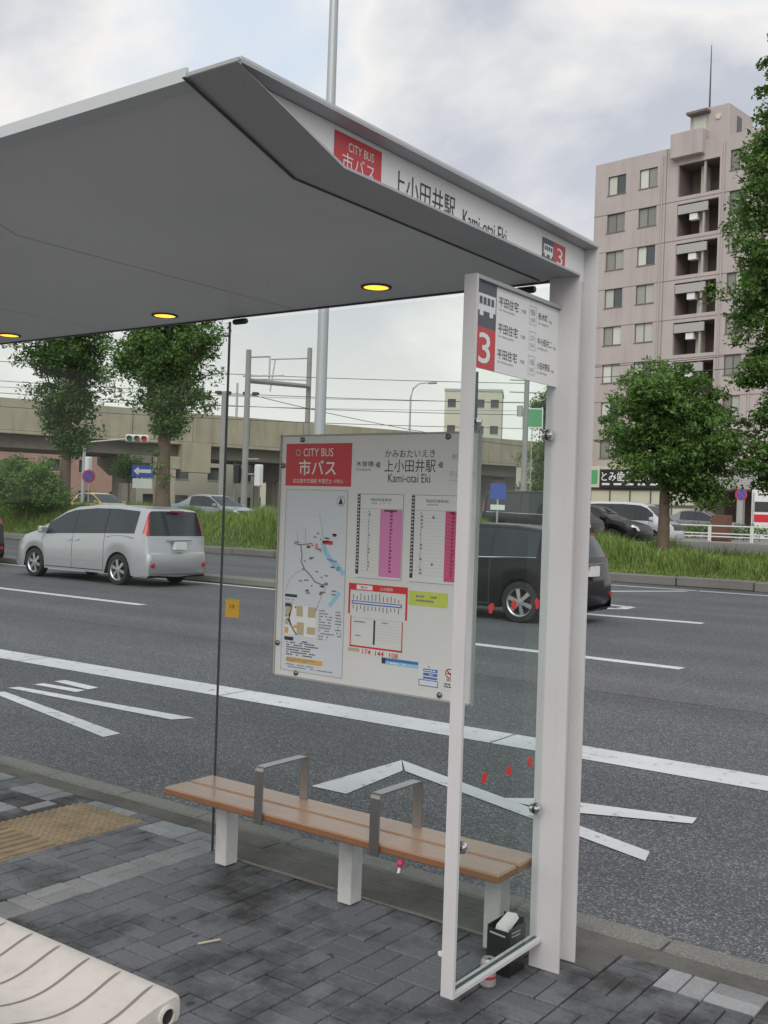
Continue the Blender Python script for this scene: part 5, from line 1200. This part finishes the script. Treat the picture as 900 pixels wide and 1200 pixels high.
# ================================================================== OTHER BACKGROUND BUILDINGS
def block(name, label, cx, cy, w, d, h, rz, m, rows=3, cols=4, ww=1.2, wh=1.2, roof=None):
    t = empty(name, (cx,cy,0.4), label, 'building', rz or 1e-6); holes = []
    for r_ in range(rows):
        for c in range(cols):
            x = -w/2+(c+0.5)*w/cols; z = h*(r_+0.55)/rows; holes.append((x-ww/2, x+ww/2, z-wh/2, z+wh/2))
    wall_holes(-w/2, w/2, 0, h, holes, -d/2, 0.2, 'wall', m, t)
    mb = MB(); mb.quad((-w/2,-d/2,0),(-w/2,d/2,0),(-w/2,d/2,h),(-w/2,-d/2,h)); mb.quad((w/2,-d/2,0),(w/2,d/2,0),(w/2,d/2,h),(w/2,-d/2,h)); mb.quad((-w/2,d/2,0),(w/2,d/2,0),(w/2,d/2,h),(-w/2,d/2,h)); mb.build('side_walls', m, t, local=True)
    for hh in holes:
        wo_ = MB().quad((hh[0],-d/2+0.18,hh[2]),(hh[1],-d/2+0.18,hh[2]),(hh[1],-d/2+0.18,hh[3]),(hh[0],-d/2+0.18,hh[3])).build('window', M_wglass, t, local=True)
        MB().box(hh[0]-0.03,hh[1]+0.03,-d/2-0.06,-d/2,hh[2]-0.08,hh[2]).build('sill', M_slab, wo_, local=True)
    if roof: MB().prism([(-d/2-0.4,h),(0,h+roof),(d/2+0.4,h),(d/2+0.4,h-0.15),(-d/2-0.4,h-0.15)], 0, -w/2-0.3, w/2+0.3).build('roof', M_trim, t, local=True)
    else: MB().cbox(-w/2-0.1,w/2+0.1,-d/2-0.1,d/2+0.1,h,h+0.4,0.03).build('roof', M_slab, t, local=True)
    return t
block('beige_block','pale beige building block rising above the notice board, right of the street lamp',-84.5,138,8.5,9,19.5,0.5,mat('pale_yellow_block',(0.55,0.53,0.43),0.8,var=0.06,vscale=0.3),5,4)
block('brick_building','brick red building glimpsed under the viaduct behind the left trees',-92,66,18,10,6.0,0.9,M_pinkb,2,6)
block('pale_building','pale building glimpsed under the viaduct near the signal pole',-78,74,12,10,5.5,0.9,M_beige,2,4)
block('grey_building','grey building behind the viaduct, right of the broad tree',-66,88,14,10,6.0,0.9,M_slab,2,5)
block('gap_filler_block','long pale block added far behind the viaduct piers to close a bright gap',-100,104,60,12,7.0,0.75,M_beige,2,16)  # added building, hides the bright sky between the piers
block('rear_building','plain grey building under the viaduct seen through the glass wing',-52,100,20,10,6.0,0.5,M_slab,2,6)

# ================================================================== STREET FURNITURE BEYOND THE MEDIAN
M_sblue = mat('sign_blue',(0.035,0.09,0.42),0.45); M_sred = mat('sign_ring_red',(0.5,0.03,0.04),0.45)
def sign_pole(name, label, x, y, z0, h, parts, group=None):
    t = pole(name, label, 'road sign', x, y, z0, z0+h, 0.035, 0.035, M_galv, group, 8); parts(t, x, y, z0+h); return t
# faces turned towards the viewer's side of the road
FD = Vector((0.6,-0.8,0)).normalized(); RD = Vector((0.8,0.6,0))
def plate(t, c, w, h, m, name, off=0.05, th=0.015):
    c = Vector(c)+FD*off; mb = MB(); vs = []
    for s0 in (0, 1):
        for a, b_ in ((-w/2,-h/2),(w/2,-h/2),(w/2,h/2),(-w/2,h/2)): p = c+RD*a+Vector((0,0,b_))-FD*th*(1-s0); vs.append(p)
    mb.add(vs, [(0,1,2,3),(4,5,6,7),(0,1,5,4),(1,2,6,5),(2,3,7,6),(3,0,4,7)]); return mb.build(name, m, t)
def rdisc(t, c, r, m, name, off):
    c = Vector(c)+FD*off; pts = [c+RD*r*math.cos(2*PI*k/24)+Vector((0,0,r*math.sin(2*PI*k/24))) for k in range(24)]
    pts += [p-FD*0.012 for p in pts]; return MB().add(pts, [tuple(range(24)), tuple(range(24,48))]+[(k,(k+1)%24,(k+1)%24+24,k+24) for k in range(24)]).build(name, m, t)
def oneway(t, x, y, z):
    a = plate(t, (x,y,z-0.28), 1.0, 0.55, M_sblue, 'sign_plate')
    c = Vector((x,y,z-0.28))+FD*0.056; P = lambda u, v: c+RD*u+Vector((0,0,v))
    MB().add([P(-0.42,0),(P(-0.18,0.2)),P(-0.18,0.08),P(0.4,0.08),P(0.4,-0.08),P(-0.18,-0.08),P(-0.18,-0.2)], [tuple(range(7))]).build('arrow', M_printw, a)
    plate(t, (x,y,z-0.85), 0.9, 0.45, M_printw, 'lower_plate')
sign_pole('one_way_sign','blue and white arrow sign on a pole left of the broad tree trunk',-38.0,32.85,0.5,2.85,oneway)
def nopark(t, x, y, z):
    a = rdisc(t, (x,y,z-0.3), 0.34, M_sred, 'ring', 0.05); rdisc(t, (x,y,z-0.3), 0.26, M_sblue, 'face', 0.056)
    c = Vector((x,y,z-0.3))+FD*0.062; P = lambda u, v: c+RD*u+Vector((0,0,v)); MB().quad(P(-0.21,0.16),P(-0.16,0.21),P(0.21,-0.16),P(0.16,-0.21)).build('bar', M_sred, a)
sign_pole('no_parking_sign','round blue and red sign at the right, before the dark parking bay',-18.45,58.4,0.67,2.8,nopark)
pole('thin_post','thin bare grey post beside the round sign at the right','post',-17.9,58.9,0.67,3.3,0.05,0.05,M_galv)
sign_pole('no_parking_sign','round blue and red sign beside the signal pole at the left',-43.6,34.2,0.55,2.6,nopark)
def bluesq(t, x, y, z): plate(t, (x,y,z-0.28), 0.55, 0.55, M_sblue, 'sign_plate'); plate(t, (x,y,z-0.85), 0.5, 0.18, M_printw, 'lower_plate'); 
sign_pole('blue_square_sign','small blue square sign on a white post seen through the glass wing',-18.7,32.3,0.5,2.2,bluesq)
def greensq(t, x, y, z): a = plate(t, (x,y,z-0.7), 1.5, 1.4, M_printw, 'sign_plate'); plate(t, (x,y,z-0.7), 1.35, 1.25, mat('sign_green',(0,0,0)), 'green_face', 0.058)
sign_pole('green_sign','green square sign on a tall post seen through the glass wing',-36.0,66.7,0.5,8.8,greensq)
# traffic signal pole at the left with a long arm
tg = pole('signal_pole','grey signal pole with a horizontal signal on a long arm at the left','traffic signal',-45.2,35.1,0.55,5.4,0.11,0.08,M_galv)
lbox(tg,(-45.2,35.1,4.65),(-43.2,36.6,4.95),0.045,'arm',M_galv)
hs = MB().cbox(-0.6,0.6,-0.15,0.15,-0.2,0.2,0.06); o = hs.build('signal_head', M_printw, tg, local=True); o.location = Vector((-43.0,36.75,4.95))-ORG[tg.name]; o.rotation_euler.z = 0.64
for k, c in enumerate([(0.03,0.16,0.12),(0.2,0.14,0.02),(0.55,0.03,0.02)]):
    MB().lathe([(0.14,-0.16),(0.14,-0.26),(0.13,-0.16),(0.0,-0.155)], (-0.38+0.38*k,0,0), 1, 14).build('lens', mat('lens_%d' % k, c, 0.3), o, local=True)
MB().cbox(-45.05,-44.75,35.0,35.3,2.9,3.9,0.05).build('pedestrian_signal', M_printw, tg)
# white pipe railing on the far side
M_rail = mat('railing_white',(0.66,0.67,0.67),0.5)
for k in range(8):
    x0 = -25.5+k*2.02; y = 50.6
    lab = 'white pipe railing panel beyond the far road, number %s from the right edge' % ['eight','seven','six','five','four','three','two','one'][k]
    t = empty('pipe_railing', (x0+1,y,0.67), lab, 'railing', 0, 'white railing panels')
    for x in (x0+0.03,x0+1.97): MB().tube([(x,y,0.6),(x,y,1.47)],0.045,8).build('post',M_rail,t)
    for z in (1.42,1.05,0.9): MB().tube([(x0,y,z),(x0+2.0,y,z)],0.032,8).build('rail',M_rail,t)
rb = MB().cbox(-17.65,-16.8,51.4,52.0,0.66,1.95,0.04).build('utility_box', M_rust, None, (-17.2,51.7,0.66)); tag(rb,'rust brown metal cabinet behind the white railing','cabinet')
MB().box(-17.6,-16.85,51.385,51.398,0.8,1.85).build('door', mat('rust_door',(0.15,0.07,0.045),0.7), rb)
# white guardrail under the viaduct
gr = empty('guardrail', (-43.4,46.5,0.55), 'white guardrail under the viaduct right of the silver sedan', 'guardrail')
MB().cbox(-45.4,-37.0,46.4,46.5,0.95,1.35,0.03).build('beam',M_rail,gr)
for x in (-45.2,-41.9,-38.5): MB().tube([(x,46.55,0.5),(x,46.55,1.3)],0.06,8).build('post',M_rail,gr)
